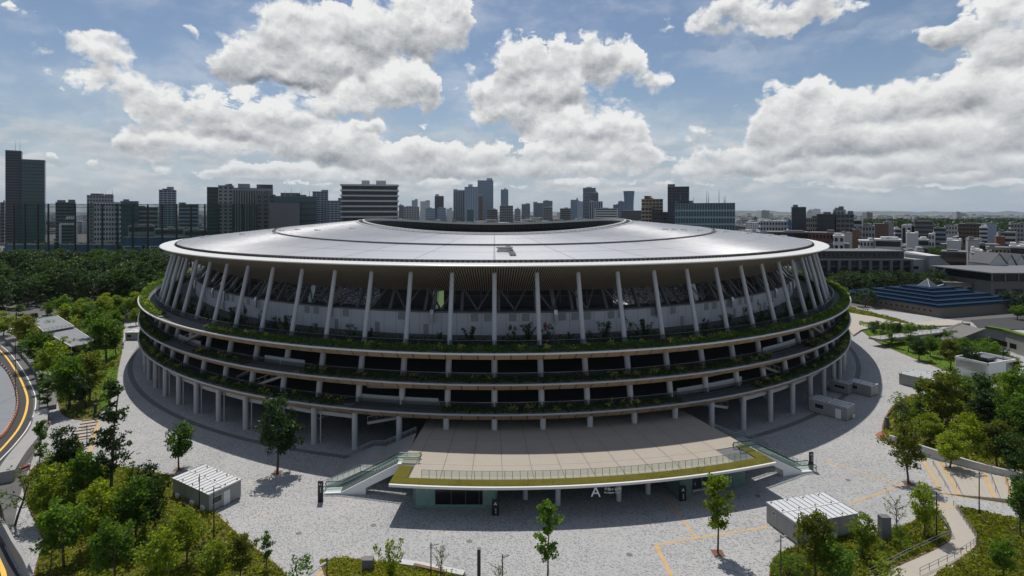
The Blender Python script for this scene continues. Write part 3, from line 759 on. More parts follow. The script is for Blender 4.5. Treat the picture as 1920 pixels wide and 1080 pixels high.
# ------------------------------------------------------------------ raised deck in front of the gate
DZ = 5.0
KA, KB = -1.50, 4.43
def deck():
    D = thing('entrance_deck', 'raised beige entrance deck with grass edge in front of the stadium', 'deck', SC)
    ks = rng(KA, KB, .15)
    q = MB(); q.sweep([ringrow(d, z, ks)[::-1] for d, z in ((24, DZ - .06), (-19.2, DZ - .06), (-19.2, DZ - .55), (24, DZ - .75))])
    for kk in (KA, KB): q.add([tuple(R(kk, 24, DZ - .06)), tuple(R(kk, -19.2, DZ - .06)), tuple(R(kk, -19.2, DZ - .55)), tuple(R(kk, 24, DZ - .75))], [(0, 1, 2, 3)])
    q.build('deck_slab', 'structure_grey', D)
    q = MB(); q.sweep([ringrow(d, z, ks)[::-1] for d, z in ((-19.2, DZ - .40), (-19.45, DZ - .36), (-19.45, DZ - .02), (-19.1, DZ - .0))]); q.build('deck_edge', 'brim_metal', D)
    q = MB()
    for i in range(len(ks) - 1):
        a, b = ks[i], ks[i + 1]
        q.hexa([R(a, -19.15, DZ - .05), R(b, -19.15, DZ - .05), R(b, -17.3, DZ - .05), R(a, -17.3, DZ - .05)], [R(a, -19.1, DZ + .06), R(b, -19.1, DZ + .06), R(b, -17.3, DZ + .10), R(a, -17.3, DZ + .10)])
    for a, b, d0, d1 in ((KA, KA + .22, -17.3, -13.6), (KB - .2, KB, -17.3, -12.6)):
        q.hexa([R(a, d0, DZ - .05), R(b, d0, DZ - .05), R(b, d1, DZ - .05), R(a, d1, DZ - .05)], [R(a, d0, DZ + .12), R(b, d0, DZ + .12), R(b, d1, DZ + .12), R(a, d1, DZ + .12)])
    q.build('grass_edge', 'turf_strip', D)
    tufts = MB(); rr = random.Random(5)
    for i in range(5200):
        k = rr.uniform(KA + .01, KB - .01); p = R(k, rr.uniform(-19.05, -17.35), DZ + .04); a = rr.uniform(0, pi); h = rr.uniform(.06, .24) * (.4 + .9 * abs(mnoise.noise(Vector((p.x * .3, p.y * .3, 1))))) ; w = .05
        dx, dy = w * cos(a), w * sin(a); lx, ly = rr.uniform(-.1, .1), rr.uniform(-.1, .1)
        tufts.add([(p.x - dx, p.y - dy, p.z), (p.x + dx, p.y + dy, p.z), (p.x + lx, p.y + ly, p.z + h)], [(0, 1, 2)])
    tufts.build('grass_blades', 'leaf_olive', D, kind='stuff')
    dcs = [-17.28, -12.6, -8.0, -3.2, 1.6, 8.0]
    kc = [KA] + [KA + .24 + .46 * i for i in range(0, 13)] ; kc[-1] = min(kc[-1], KB); kc = [k for k in kc if k < KB - .3] + [KB]
    for i in range(len(kc) - 1):
        for j in range(len(dcs) - 1):
            if j == 0 and i in (0, len(kc) - 2): continue
            kk = rng(kc[i] + .004, kc[i + 1] - .004, .23); q = MB()
            z1 = DZ + .02
            q.sweep([ringrow(d, z, kk)[::-1] for d, z in ((dcs[j + 1] - .02, DZ - .03), (dcs[j + 1] - .02, z1), (dcs[j] + .02, z1), (dcs[j] + .02, DZ - .03))][::-1])
            q.build('paving_slab', 'beige_paving', D)
    # balustrade
    p0 = R(KA + .45, -16.7, DZ); n = 46
    post = MB(); post.bar((0, 0, 0), (0, 0, 1.05), .05, .07); pm = post.mesh('rail_post', 'steel')
    kp = [KA + .42 + (KB - .35 - KA - .42) * i / n for i in range(n + 1)]
    for k in kp: link('rail_post', pm, D, loc=R(k, -16.7, DZ + .02))
    q = MB(); q.sweep([ringrow(-16.7, z, kp)[::-1] for z in (DZ + .15, DZ + 1.0)]); q.build('glass_infill', 'clear_glass', D)
    q = MB()
    for a, b in zip(kp[:-1], kp[1:]): q.bar(R(a, -16.7, DZ + 1.08), R(b, -16.7, DZ + 1.08), .05)
    q.build('handrail', 'steel', D)
    # columns below
    for x, y in ((1046, 946), (1160, 938), (985, 935), (1215, 925), (870, 925), (1345, 905)):
        c = at(x, y) - SC; MB().tube((c.x, c.y, 0), (c.x, c.y, DZ - .6), .42, n=18).build('deck_column', 'white_concrete', D)
    # back wall under the deck
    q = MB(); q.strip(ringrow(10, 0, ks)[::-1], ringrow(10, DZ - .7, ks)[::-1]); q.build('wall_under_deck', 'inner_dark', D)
    return D
deck()

# gate lettering hanging below the deck edge
q = thing('gate_sign', 'white hanging gate letters A with Japanese and English name below the deck', 'sign', (15.2, 80.8, 2.6))
letters('sign_letter', 'A', 2.2, (0, 0, -.1), 0, 'sign_white', q)
letters('sign_name_japanese', '千駄ヶ谷門', .52, (1.25, 0, .85), 0, 'sign_white', q, 'LEFT')
letters('sign_name_english', 'Sendagaya Gate', .36, (1.25, 0, .42), 0, 'sign_white', q, 'LEFT')
h_ = MB(); h_.tube((0, .1, 1.3), (0, .1, 2.0), .02, n=6); h_.tube((2.4, .1, 1.3), (2.4, .1, 2.0), .02, n=6); h_.build('hanger', 'steel', q)

# ------------------------------------------------------------------ stairs and escalators at both ends of the deck
def frame(O, ang, flip):
    """local x runs down and away from the deck, local y towards the stadium"""
    ex = Vector((cos(ang), sin(ang), 0)); ey = Vector((-sin(ang), cos(ang), 0)) * (-1 if flip else 1)
    return lambda x, y, z: O + ex * x + ey * y + Vector((0, 0, z))
def prism_x(mb, W, prof, y0, y1):
    """profile in local x,z drawn out from y0 to y1"""
    n = len(prof); vs = [tuple(W(x, y0, z)) for x, z in prof] + [tuple(W(x, y1, z)) for x, z in prof]
    return mb.add(vs, [tuple(range(n)), tuple(range(2 * n - 1, n - 1, -1))] + [(i, n + i, n + (i + 1) % n, (i + 1) % n) for i in range(n)])
def escalator(O, ang, flip, label):
    E_ = thing('escalator', label, 'escalator', O); Wd = frame(Vector((0, 0, 0)), ang, flip)
    q = MB(); prism_x(q, Wd, [(-.2, 4.9), (1.3, 4.9), (10.4, .30), (13.0, .18), (13.0, 0), (6.4, 0), (6.4, 1.05), (-.2, 4.25)], 0, 1.75); q.build('cladding', 'white_paint', E_)
    line = [(-2.0, 5.05), (1.3, 5.05), (10.4, .42), (13.0, .36)]
    for y in (.10, 1.65):
        q = MB(); top = [(x, z + .92) for x, z in line]
        rows = [[Wd(x, y, z) for x, z in line], [Wd(x, y, z) for x, z in top]]; q.strip(*rows); q.build('glass_side', 'green_glass', E_)
        q = MB()
        for a, b in zip(top[:-1], top[1:]): q.tube(Wd(a[0], y, a[1]), Wd(b[0], y, b[1]), .06, n=8)
        for (x, z), s_ in ((top[0], -1), (top[-1], 1)):
            q.tube(Wd(x, y, z), Wd(x + s_ * .38, y, z - .35), .06, n=8); q.tube(Wd(x + s_ * .38, y, z - .35), Wd(x + s_ * .1, y, z - .8), .06, n=8)
        q.build('handrail', 'black', E_)
    st = MB()
    for i in range(22):
        x0 = 1.3 + (9.1) * i / 22; x1 = 1.3 + 9.1 * (i + 1) / 22; z = 5.0 - 4.6 * (i + .5) / 22
        prism_x(st, Wd, [(x0, z - .25), (x1, z - .25), (x1, z), (x0, z)], .25, 1.5)
    st.build('moving_steps', 'dark_grey', E_)
    for x in (-2.1, 13.3):
        z = 5.0 if x < 0 else 0.0
        for y in (.05, 1.7): MB().bar(Wd(x, y, z), Wd(x, y, z + 1.05), .10).build('newel', 'steel', E_)
    return E_
def stairs(O, ang, flip, label, width, run=13.5):
    T_ = thing('entrance_stairs', label, 'stairs', O); Wd = frame(Vector((0, 0, 0)), ang, flip)
    n = 26; x = 0.0; tread = (run - 2.2) / n; prof = []
    for i in range(n):
        if i == n // 2: x += 2.2
        z = DZ - DZ * (i + 1) / n; q = MB()
        x1 = x + tread + (2.2 if i == n // 2 - 1 else 0)
        prism_x(q, Wd, [(x, z - .35 if z > .35 else 0), (x1, z - .35 if z > .35 else 0), (x1, z + .015), (x, z + .015)], 0, width)
        if z > .02: q.build('step', 'concrete', T_)
        prof.append((x, z)); x += tread
    for y in (.9, width * .45, width * .55, width - 1.0):
        q = MB()
        for i in (0, n // 2 - 1, n // 2, n - 1):
            xx, zz = prof[min(i, n - 1)]; q.add([tuple(Wd(xx + .02, y, zz + .03)), tuple(Wd(xx + .9, y, zz + .03 - (.3 if i not in (n // 2 - 1,) else 0))), tuple(Wd(xx + .9, y + .5, zz + .03 - (.3 if i not in (n // 2 - 1,) else 0))), tuple(Wd(xx + .02, y + .5, zz + .03))], [(0, 1, 2, 3)])
        q.build('warning_strip', 'tactile', T_)
    for y in (.05, width - .05):
        q = MB(); g_ = MB()
        pts = [(0, DZ), (prof[n // 2 - 1][0] + tread, prof[n // 2 - 1][1]), (prof[n // 2][0], prof[n // 2 - 1][1]), (x, 0)]
        for a, b in zip(pts[:-1], pts[1:]):
            q.tube(Wd(a[0], y, a[1] + 1.0), Wd(b[0], y, b[1] + 1.0), .045, n=6); q.tube(Wd(a[0], y, a[1] + .7), Wd(b[0], y, b[1] + .7), .03, n=6)
            m_ = max(2, int((b[0] - a[0]) / .9))
            for i in range(m_ + 1):
                u = i / m_; xx, zz = a[0] + (b[0] - a[0]) * u, a[1] + (b[1] - a[1]) * u; q.bar(Wd(xx, y, zz), Wd(xx, y, zz + 1.0), .05)
        q.build('stair_railing', 'steel', T_)
        g_.strip([Wd(a, y, b + .1) for a, b in pts], [Wd(a, y, b + .95) for a, b in pts]); g_.build('glass_infill', 'clear_glass', T_)
    # the string wall in front
    q = MB(); prism_x(q, Wd, [(0, DZ - .1), (pts[1][0], pts[1][1] - .1), (pts[2][0], pts[2][1] - .1), (x, 0), (x - 1.4, 0), (0, DZ - .8)], -.02, .03); q.build('stair_string', 'white_concrete', T_)
    return T_
escalator(Vector((-14.2, 86.2, 0)), pi, True, 'escalator with white side cladding rising to the left end of the deck')
stairs(Vector((-14.3, 88.9, 0)), pi, True, 'broad shaded stairs with ochre strips behind the left escalator', 9.5)
escalator(Vector((43.2, 90.6, 0)), radians(14), False, 'escalator with glass sides at the right end of the deck')
stairs(Vector((42.2, 93.4, 0)), radians(14), False, 'stairs with glass railing behind the right escalator', 7.5, 12.5)

# ------------------------------------------------------------------ glass rooms below the deck
def kiosk():
    K = thing('glass_kiosk', 'green glass kiosk with a long black screen under the deck', 'kiosk', (-12.3, 81.9, 0))
    W_, Dp, h = 12.7, 6.0, 4.35
    MB().box(0, W_, 0, Dp, 0, .12).build('plinth', 'steel', K)
    MB().box(.25, W_ - .25, .9, Dp - .1, .12, h).build('inner_lining', 'sign_white', K)  # whitened to make up in colour for light lost under the deck
    xs = [0, 2.0, W_ - 1.7, W_]
    for a, b in zip(xs[:-1], xs[1:]): MB().box(a + .04, b - .04, 0, .06, .12, h).build('glass_pane', 'green_glass', K)
    for x in (0, W_ - .06): MB().box(x, x + .06, .1, Dp, .12, h).build('glass_pane', 'green_glass', K)
    for x in xs: MB().box(x - .05 if x else 0, x + .05, -.05, .10, 0, h).build('mullion', 'steel', K)
    sc_ = MB().box(3.3, 10.5, -.06, -.005, .75, 3.2).build('display_screen', 'screen', K)
    for x in (5.7, 7.9, 9.95): MB().box(x, x + .05, -.075, -.05, .75, 3.2).build('screen_joint', 'structure_grey', sc_)
kiosk()
def booth():
    a = radians(17.5); K = thing('ticket_booth', 'glass ticket booth with numbered counters under the right of the deck', 'ticket booth', (29.3, 85.0, 0), a)
    W_, Dp, h = 12.6, 5.6, 4.3
    MB().box(0, W_, 0, Dp, 0, .15).build('plinth', 'steel', K)
    MB().box(2.4, 8.0, .5, Dp, .15, h).build('counter_room', 'dark_grey', K)
    for x0, x1, m_ in ((0, 2.2, 'green_glass'), (2.2, 4.1, 'window_glass'), (4.1, 6.0, 'window_glass'), (6.0, 7.9, 'window_glass'), (7.9, 10.2, 'green_glass'), (10.2, W_, 'green_glass')):
        MB().box(x0 + .04, x1 - .04, 0, .06, .15 if m_ == 'green_glass' else 1.0, h).build('glass_pane', m_, K)
    for x in (0, W_ - .06): MB().box(x, x + .06, .1, Dp, .15, h).build('glass_pane', 'green_glass', K)
    MB().box(2.25, 7.85, -.25, .3, .85, 1.0).build('counter_sill', 'white_concrete', K)
    MB().box(2.25, 7.85, -.02, .3, .15, .85).build('counter_front', 'structure_grey', K)
    for x in (2.2, 4.1, 6.0, 7.9, 10.2): MB().box(x - .04, x + .04, -.04, .08, .15, h).build('mullion', 'steel', K)
    letters('ticket_lettering', 'TICKET', 1.0, (5.1, -.1, 3.0), 0, 'sign_white', K)
    for i in range(4): letters('counter_number', str(i + 1), .55, (2.75 + 1.45 * i, -.1, 1.75), 0, 'sign_white', K)
booth()
def pylon(p, h, w, txt, label, rz=0.0, marks=True):
    P_ = thing('sign_pylon', label, 'sign', p, rz, 'black gate sign pylons')
    b = MB(); b.box(-w / 2, w / 2, -.13, .13, .0, h); bo = b.build('pylon_body', 'black', P_)
    MB().box(-w / 2 - .02, w / 2 + .02, -.15, .15, 0, .12).build('pylon_foot', 'dark_grey', P_)
    letters('pylon_lettering', txt, w * .62, (0, -.15, h - w * .72), 0, 'sign_white', P_)
    q = MB()
    for i in range(3):
        z = h - w * 1.2 - i * .30; q.bar((-.08, -.15, z), (.08, -.15, z + (.12 if i % 2 else 0)), .05, .05); q.bar((.08, -.15, z + .1), (.08, -.15, z - .1), .05, .05)
    q.build('pictogram', 'sign_white', P_)
pylon(at(601, 941), 3.2, .80, 'A1', 'black sign pylon marked A1 at the foot of the left escalator')
pylon(at(929, 966), 2.3, 1.05, 'A', 'black sign pylon marked A at the right corner of the glass kiosk')
pylon(at(1280, 939), 2.3, 1.05, 'A', 'black sign pylon marked A in front of the ticket booth', .2)
pylon(at(1521, 882), 3.2, .70, 'A1', 'black sign pylon marked A1 beyond the right escalator', .15)
# ------------------------------------------------------------------ leaves and trees
class Leaves:
    def __init__(s): s.v = []; s.f = []
    def leaf(s, p, size, rr, flat=.0):
        n = Vector((rr.gauss(0, 1), rr.gauss(0, 1), rr.gauss(0, 1) + flat)).normalized()
        a = n.orthogonal().normalized(); a.rotate(Matrix.Rotation(rr.uniform(0, 2 * pi), 3, n)); b = n.cross(a)
        w = size * rr.uniform(.55, 1.25); l = w * rr.uniform(.9, 1.7); o = len(s.v)
        s.v += [tuple(p + a * l * .5), tuple(p + b * w * .42 + n * w * .12), tuple(p - a * l * .5), tuple(p - b * w * .42 + n * w * .10)]
        s.f.append((o, o + 1, o + 2, o + 3))
    def mesh(s, name, m):
        me = bpy.data.meshes.new(name); me.from_pydata(s.v, [], s.f); me.update(); me.materials.append(M[m]); return me
def limb(mb, p, d, ln, r, rr, seg=4, bend=.18, droop=0.0):
    pts = [Vector(p)]; d = Vector(d).normalized()
    for i in range(seg):
        d = (d + Vector((rr.gauss(0, bend), rr.gauss(0, bend), rr.gauss(0, bend * .6) - droop))).normalized(); pts.append(pts[-1] + d * (ln / seg))
    for i in range(seg): mb.tube(pts[i], pts[i + 1], r * (1 - .72 * i / seg), r * (1 - .72 * (i + 1) / seg), n=7 if r > .06 else 5, caps=False)
    return pts
def make_tree(kind, seed, leafm, h=8.0, stake=False):
    """trunk mesh and crown mesh of one tree of height h"""
    rr = random.Random(seed); T = MB(); L = Leaves()
    def cluster(c, r, n, size, flat=.0, sq=1.0):
        for _ in range(n):
            v = Vector((rr.gauss(0, 1), rr.gauss(0, 1), rr.gauss(0, 1))).normalized() * (r * rr.random() ** .45)
            L.leaf(c + Vector((v.x, v.y, v.z * sq)), size, rr, flat)
    if kind == 'round':
        tr = limb(T, (0, 0, 0), (0, 0, 1), h * .8, h * .020, rr, 6, .06)
        for i in range(14):
            a = rr.uniform(0, 2 * pi); z = rr.uniform(.28, .70) * h; e = rr.uniform(.35, 1.1)
            base = tr[min(6, int(z / (h * .8) * 6))]; base = Vector((base.x, base.y, z))
            pts = limb(T, base, (cos(a), sin(a), e), h * rr.uniform(.20, .36), h * .009, rr, 4, .2)
            for p in pts[2:]:
                cluster(p, h * rr.uniform(.075, .12), 40, h * .036, .3, .8)
        for i in range(38):
            a = rr.uniform(0, 2 * pi); u = rr.random() ** .5; z = rr.uniform(.30, .97); w = .27 * sin(pi * min(1, max(.06, (z - .24) / .80))) ** .7
            cluster(Vector((cos(a) * u * w * h, sin(a) * u * w * h, z * h)), h * rr.uniform(.07, .11), 44, h * .036, .3, .8)
    elif kind == 'tall':
        tr = limb(T, (0, 0, 0), (0, 0, 1), h * .93, h * .013, rr, 8, .03)
        for i in range(46):
            z = rr.uniform(.20, .97); a = rr.uniform(0, 2 * pi); w = .185 * (1.05 - z) ** .55 * min(1, (z - .12) * 5); ln = w * h * rr.uniform(.7, 1.15)
            pts = limb(T, (0, 0, z * h), (cos(a), sin(a), .45), ln, h * .005, rr, 3, .15)
            for p in pts[1:]: cluster(p, h * rr.uniform(.028, .05), 17, h * .021, .2, .7)
    elif kind == 'slim':
        tr = limb(T, (0, 0, 0), (0, 0, 1), h * .95, h * .012, rr, 7, .05)
        for i in range(24):
            z = rr.uniform(.30, .98); a = rr.uniform(0, 2 * pi); w = .17 * sin(pi * min(1, (z - .18) / .9)) ** .8
            pts = limb(T, (0, 0, z * h), (cos(a), sin(a), .6), w * h * rr.uniform(.6, 1.2), h * .0045, rr, 3, .2)
            for p in pts[1:]: cluster(p, h * rr.uniform(.04, .07), 24, h * .031, .2, .8)
    elif kind == 'sparse':
        tr = limb(T, (0, 0, 0), (0, 0, 1), h * .75, h * .016, rr, 6, .08)
        for i in range(13):
            z = rr.uniform(.3, .72); a = rr.uniform(0, 2 * pi)
            pts = limb(T, tr[min(6, int(z / .75 * 6))], (cos(a), sin(a), .9), h * rr.uniform(.2, .38), h * .007, rr, 4, .25)
            for p in pts[2:]: cluster(p, h * .05, 7, h * .028, .2, .8)
    elif kind == 'forest':
        tr = limb(T, (0, 0, 0), (0, 0, 1), h * .7, h * .024, rr, 5, .05)
        for i in range(9):
            a = i * 2.4; pts = limb(T, tr[3], (cos(a), sin(a), rr.uniform(.4, 1.2)), h * .36, h * .010, rr, 3, .15)
        for i in range(86):
            a = rr.uniform(0, 2 * pi); z = rr.uniform(.16, .96); w = .42 * sqrt(max(.03, 1 - ((z - .50) / .52) ** 2)); u = .45 + .55 * rr.random() ** .4
            cluster(Vector((cos(a) * u * w * h, sin(a) * u * w * h, z * h)), h * rr.uniform(.06, .11), 42, h * .038, .6, .6)
    elif kind == 'conifer':
        tr = limb(T, (0, 0, 0), (0, 0, 1), h, h * .02, rr, 5, .01)
        for i in range(70):
            z = .08 + .9 * i / 70; a = i * 2.4; w = .27 * (1.02 - z)
            pts = limb(T, (0, 0, z * h), (cos(a), sin(a), -.12), w * h, h * .006, rr, 2, .08)
            for p in pts: cluster(p, h * .04, 16, h * .028, .8, .5)
    elif kind == 'shrub':
        for i in range(7):
            a = rr.uniform(0, 2 * pi); limb(T, (0, 0, 0), (cos(a), sin(a), 1.6), h * .8, h * .018, rr, 3, .2)
        for i in range(20):
            a = rr.uniform(0, 2 * pi); z = rr.uniform(.15, .95); w = .45 * sqrt(max(.05, 1 - ((z - .45) / .58) ** 2)); u = rr.random() ** .5
            cluster(Vector((cos(a) * u * w * h, sin(a) * u * w * h, z * h)), h * .15, 24, h * .065, .2, .9)
    elif kind == 'airy':     # thin upright bush with open branches
        for i in range(6):
            a = rr.uniform(0, 2 * pi); pts = limb(T, (0, 0, 0), (cos(a) * .5, sin(a) * .5, 1.5), h * .95, h * .012, rr, 5, .14)
            for p in pts[1:]: cluster(p, h * .12, 30, h * .058, .2, .9)
    if stake:
        for a in (0, 2.1, 4.2): T.tube((cos(a) * h * .14, sin(a) * h * .14, 0), (0, 0, h * .30), .035, n=5)
    tm = T.mesh(kind + '_trunk', 'bark' if kind != 'slim' else 'bark'); cm = L.mesh(kind + '_crown', leafm)
    return tm, cm, h
TREES = {}
def tree_kind(key, *a, **k): TREES[key] = make_tree(*a, **k)
tree_kind('round_a', 'round', 1, 'leaf_mid'); tree_kind('round_b', 'round', 2, 'leaf_yellow'); tree_kind('round_c', 'round', 3, 'leaf_dark'); tree_kind('round_d', 'round', 12, 'leaf_olive')
tree_kind('tall_a', 'tall', 4, 'leaf_dark', 16.0); tree_kind('tall_b', 'tall', 5, 'leaf_mid', 12.0)
tree_kind('slim_a', 'slim', 6, 'leaf_mid'); tree_kind('slim_b', 'slim', 7, 'leaf_yellow'); tree_kind('slim_s', 'slim', 17, 'leaf_mid', stake=True)
tree_kind('sparse_a', 'sparse', 8, 'leaf_mid'); tree_kind('sparse_b', 'sparse', 18, 'leaf_olive', stake=True)
tree_kind('forest_a', 'forest', 9, 'leaf_forest', 18.0); tree_kind('forest_b', 'forest', 10, 'leaf_forest', 18.0); tree_kind('forest_c', 'forest', 19, 'leaf_dark', 18.0); tree_kind('forest_l', 'forest', 23, 'leaf_mid', 10.0)
tree_kind('conifer', 'conifer', 11, 'leaf_blue', 12.0)
tree_kind('shrub_a', 'shrub', 13, 'leaf_mid', 2.0); tree_kind('shrub_b', 'shrub', 14, 'leaf_yellow', 2.0); tree_kind('shrub_d', 'shrub', 15, 'leaf_dark', 2.4)
tree_kind('airy_d', 'airy', 16, 'leaf_dark', 3.0); tree_kind('airy_y', 'airy', 20, 'leaf_yellow', 3.0)
_tr = random.Random(21)
def plant(key, p, h, label, group=None, wide=1.0, name=None, cat=None):
    tm, cm, h0 = TREES[key]
    nm = name or ('shrub' if key.startswith(('shrub', 'airy')) else 'conifer' if key == 'conifer' else 'tree')
    t = thing(nm, label, cat or ('shrub' if nm == 'shrub' else 'tree'), p, _tr.uniform(0, 6.28), group)
    s = h / h0; t.scale = (s * wide * _tr.uniform(.92, 1.08), s * wide * _tr.uniform(.92, 1.08), s)
    link('trunk' if nm != 'shrub' else 'stem', tm, t); link('crown' if nm != 'shrub' else 'foliage', cm, t)
    return t
def plant_px(key, x, yb, yt, label, group=None, wide=1.0, **k):
    p = at(x, yb); return plant(key, p, max(1.0, pz(yt, p.y)), label, group, wide, **k)

# ------------------------------------------------------------------ planting on the stadium terraces
def terrace_planting():
    rr = random.Random(31)
    gaps = {0: [(-3.2, -1.1), (4.1, 6.4)], 1: [(-6.0, -4.3), (6.9, 8.8), (-9.8, -8.0)], 2: [(-10.2, -7.4)]}
    for L, z in enumerate((8.3, 13.8, 19.4)):
        G = Leaves(); Pl = Leaves()
        d0, d1 = (.40, 2.3) if L < 2 else (.40, 2.6)
        ok = lambda k: not any(a < k < b for a, b in gaps[L])
        n = 34000 if L == 2 else 22000
        for i in range(n):
            k = rr.uniform(-27, 27)
            if not ok(k): continue
            hump = .55 + .45 * mnoise.noise(Vector((k * 2.6, L * 7.0, 0))) + .2 * mnoise.noise(Vector((k * 9, 3, L)))
            u = rr.random(); p = R(k, d0 + (d1 - d0) * rr.random(), z + .06 + max(.3, hump) * (2.0 if L == 2 else 1.5) * u); G.leaf(p, .34, rr, .3)
        for i in range(130):
            k = rr.uniform(-27, 27)
            if not ok(k): continue
            c = R(k, rr.uniform(d0 + .1, d1 - .5), z + rr.uniform(.8, 1.3))
            for j in range(26): L_ = Pl.leaf(c + Vector((rr.gauss(0, .38), rr.gauss(0, .3), rr.gauss(0, .26))), .26, rr, .6)
        g_ = link('terrace_planting', G.mesh('terrace_planting', 'leaf_mid' if L == 2 else 'leaf_forest'), STAD, 'stuff')  # lower tiers get darker leaves, their shade deepened in the colour
        link('pale_foliage', Pl.mesh('pale_foliage', 'leaf_pale'), g_, 'stuff')
        for k in range(-27, 27):
            for a, b in ((.02, .48), (.52, .98)):
                if not ok(k + (a + b) / 2): continue
                q = MB(); ks = rng(k + a, k + b, .23); q.sweep([ringrow(d, zz, ks)[::-1] for d, zz in ((.50, z - .1), (.50, z + .12), (d1 + .05, z + .12), (d1 + .05, z - .1))]); q.build('planter_trough', 'concrete_dark', STAD)
    # inner hedge on the top promenade
    G = Leaves()
    for i in range(15000):
        k = rr.uniform(-27, 27); hump = .5 + .5 * mnoise.noise(Vector((k * 1.7, 20.0, 0)))
        if hump < .22: continue
        G.leaf(R(k, rr.uniform(6.8, 9.2), 19.4 + hump * 1.9 * rr.random()), .38, rr, .3)
    link('promenade_hedge', G.mesh('promenade_hedge', 'leaf_dark'), STAD, 'stuff')
    num = ['first', 'second', 'third', 'fourth', 'fifth', 'sixth', 'seventh', 'eighth', 'ninth', 'tenth', 'eleventh', 'twelfth', 'thirteenth', 'fourteenth', 'fifteenth', 'sixteenth', 'seventeenth', 'eighteenth']
    spots = [(-.58, 2.6), (.42, 2.9), (.78, 3.2), (1.25, 3.0), (1.8, 1.5), (2.25, 1.7), (2.65, 3.1), (3.4, 2.8), (3.75, 3.0), (5.6, 2.3), (6.4, 2.6), (7.3, 3.4), (7.9, 2.2), (8.5, 2.8), (-1.3, 1.6), (-3.55, 2.5), (-3.05, 1.8), (-4.6, 2.0), (-5.5, 2.8), (-5.9, 2.5), (-6.4, 2.6), (-7.2, 3.2), (-7.6, 3.1), (-8.6, 2.2), (-9.5, 2.0), (-10.4, 3.3), (-12.2, 2.4), (-13.4, 2.5), (-14.5, 2.2), (-15.6, 2.4), (9.6, 2.6), (10.5, 3.0), (11.4, 2.6), (12.3, 2.8), (13.3, 2.4), (14.4, 2.3), (15.4, 2.2)]
    for i, (k, h) in enumerate(spots):
        b = int(math.floor(abs(k))); side = 'left' if k < 0 else 'right'
        t_ = 'tall' if h > 2.7 else 'small' if h < 2.0 else 'mid-sized'; part = 'near' if abs(k) - b < .5 else 'far'
        plant(('airy_d', 'shrub_d')[i % 2], SC + R(k, 9.0, 19.35), h * 1.22, f'{t_} top-terrace shrub, {part} half of {num[b]} bay {side} of centre column', 'shrubs on the top terrace', .8 if i % 2 else 1.0)
terrace_planting()
# ------------------------------------------------------------------ beds, lawns, roads, paths
def bed(pts, m, cover=None, n=0, name='planting_bed', z=.10, size=.32, hgt=.5, kerb=True, seed=1, label=None):
    P = [(p.x, p.y) for p in spline([at(x, y) for x, y in pts] + [at(*pts[0])], 5)][:-1]
    o = MB().poly(P, -.02, z).build(name, m, kind='structure')
    if kerb:
        MB().path([Vector(p) for p in P] + [Vector(P[0])], .16, -.01, z + .06).build('bed_kerb', 'rust', o)
    if cover:
        rr = random.Random(seed); L = Leaves(); xs = [p[0] for p in P]; ys = [p[1] for p in P]; m_ = 0; tries = 0
        while m_ < n and tries < n * 8:
            tries += 1; x, y = rr.uniform(min(xs), max(xs)), rr.uniform(min(ys), max(ys)); ins = False; j = len(P) - 1
            for i in range(len(P)):
                if (P[i][1] > y) != (P[j][1] > y) and x < (P[j][0] - P[i][0]) * (y - P[i][1]) / (P[j][1] - P[i][1]) + P[i][0]: ins = not ins
                j = i
            if not ins: continue
            b = .55 + .6 * mnoise.noise(Vector((x * .35, y * .35, seed)))
            L.leaf(Vector((x, y, z + max(.08, b) * hgt * rr.random())), size, rr, .6); m_ += 1
        link('ground_cover', L.mesh('ground_cover', cover), o, 'stuff')
    return o
bed([(330,895),(400,960),(450,1008),(505,1050),(540,1085),(560,1130),(100,1130),(80,1010),(50,940),(48,900),(80,868),(150,870),(250,880)], 'bed_ground', 'leaf_grass', 13000, seed=1, size=.36, hgt=.9)
bed([(20,625),(70,600),(150,575),(225,575),(230,640),(222,690),(210,745),(185,778),(155,788),(118,778),(108,750),(92,705),(60,660)], 'bed_ground', 'leaf_mid', 9000, seed=2, size=.5, hgt=1.2)
bed([(600,1052),(640,1048),(720,1056),(800,1066),(880,1085),(890,1130),(640,1130),(615,1090)], 'bed_ground', 'leaf_grass', 5000, seed=3, size=.26, hgt=.5)
bed([(1445,1060),(1470,1035),(1560,1010),(1640,1000),(1700,985),(1740,962),(1765,965),(1783,1005),(1755,1030),(1640,1082),(1560,1130),(1450,1130)], 'bed_ground', 'leaf_grass', 9000, seed=4, size=.3, hgt=.6)
bed([(1795,952),(1850,962),(1960,1000),(2000,1130),(1760,1130),(1755,1080),(1832,1022)], 'bed_ground', 'leaf_grass', 12000, seed=5, size=.3, hgt=.5)
bed([(1660,790),(1672,765),(1705,745),(1760,745),(1850,735),(1990,720),(2000,890),(1900,880),(1800,862),(1720,842),(1668,828),(1655,812)], 'bed_ground', 'leaf_grass', 11000, seed=6, size=.45, hgt=.9)
bed([(1613,618),(1640,618),(1700,622),(1790,640),(1880,660),(1910,690),(1850,725),(1800,705),(1760,690),(1690,662),(1645,642)], 'lawn', 'leaf_mid', 2500, seed=7, size=.4, hgt=.35, name='lawn_slope')
bed([(170,665),(222,655),(221,700),(212,740),(195,768),(182,760),(190,720)], 'lawn', None, name='lawn_slope', z=.16, kerb=False)

bed([(1588,577),(1615,582),(1650,591),(1700,604),(1690,608),(1640,597),(1610,590),(1586,585)], 'bed_ground', 'leaf_olive', 2500, seed=8, size=.5, hgt=1.0)
bed([(1612,606),(1650,609),(1700,612),(1745,613),(1745,618),(1690,618),(1640,616),(1614,613)], 'bed_ground', 'leaf_mid', 2500, seed=9, size=.5, hgt=1.6)
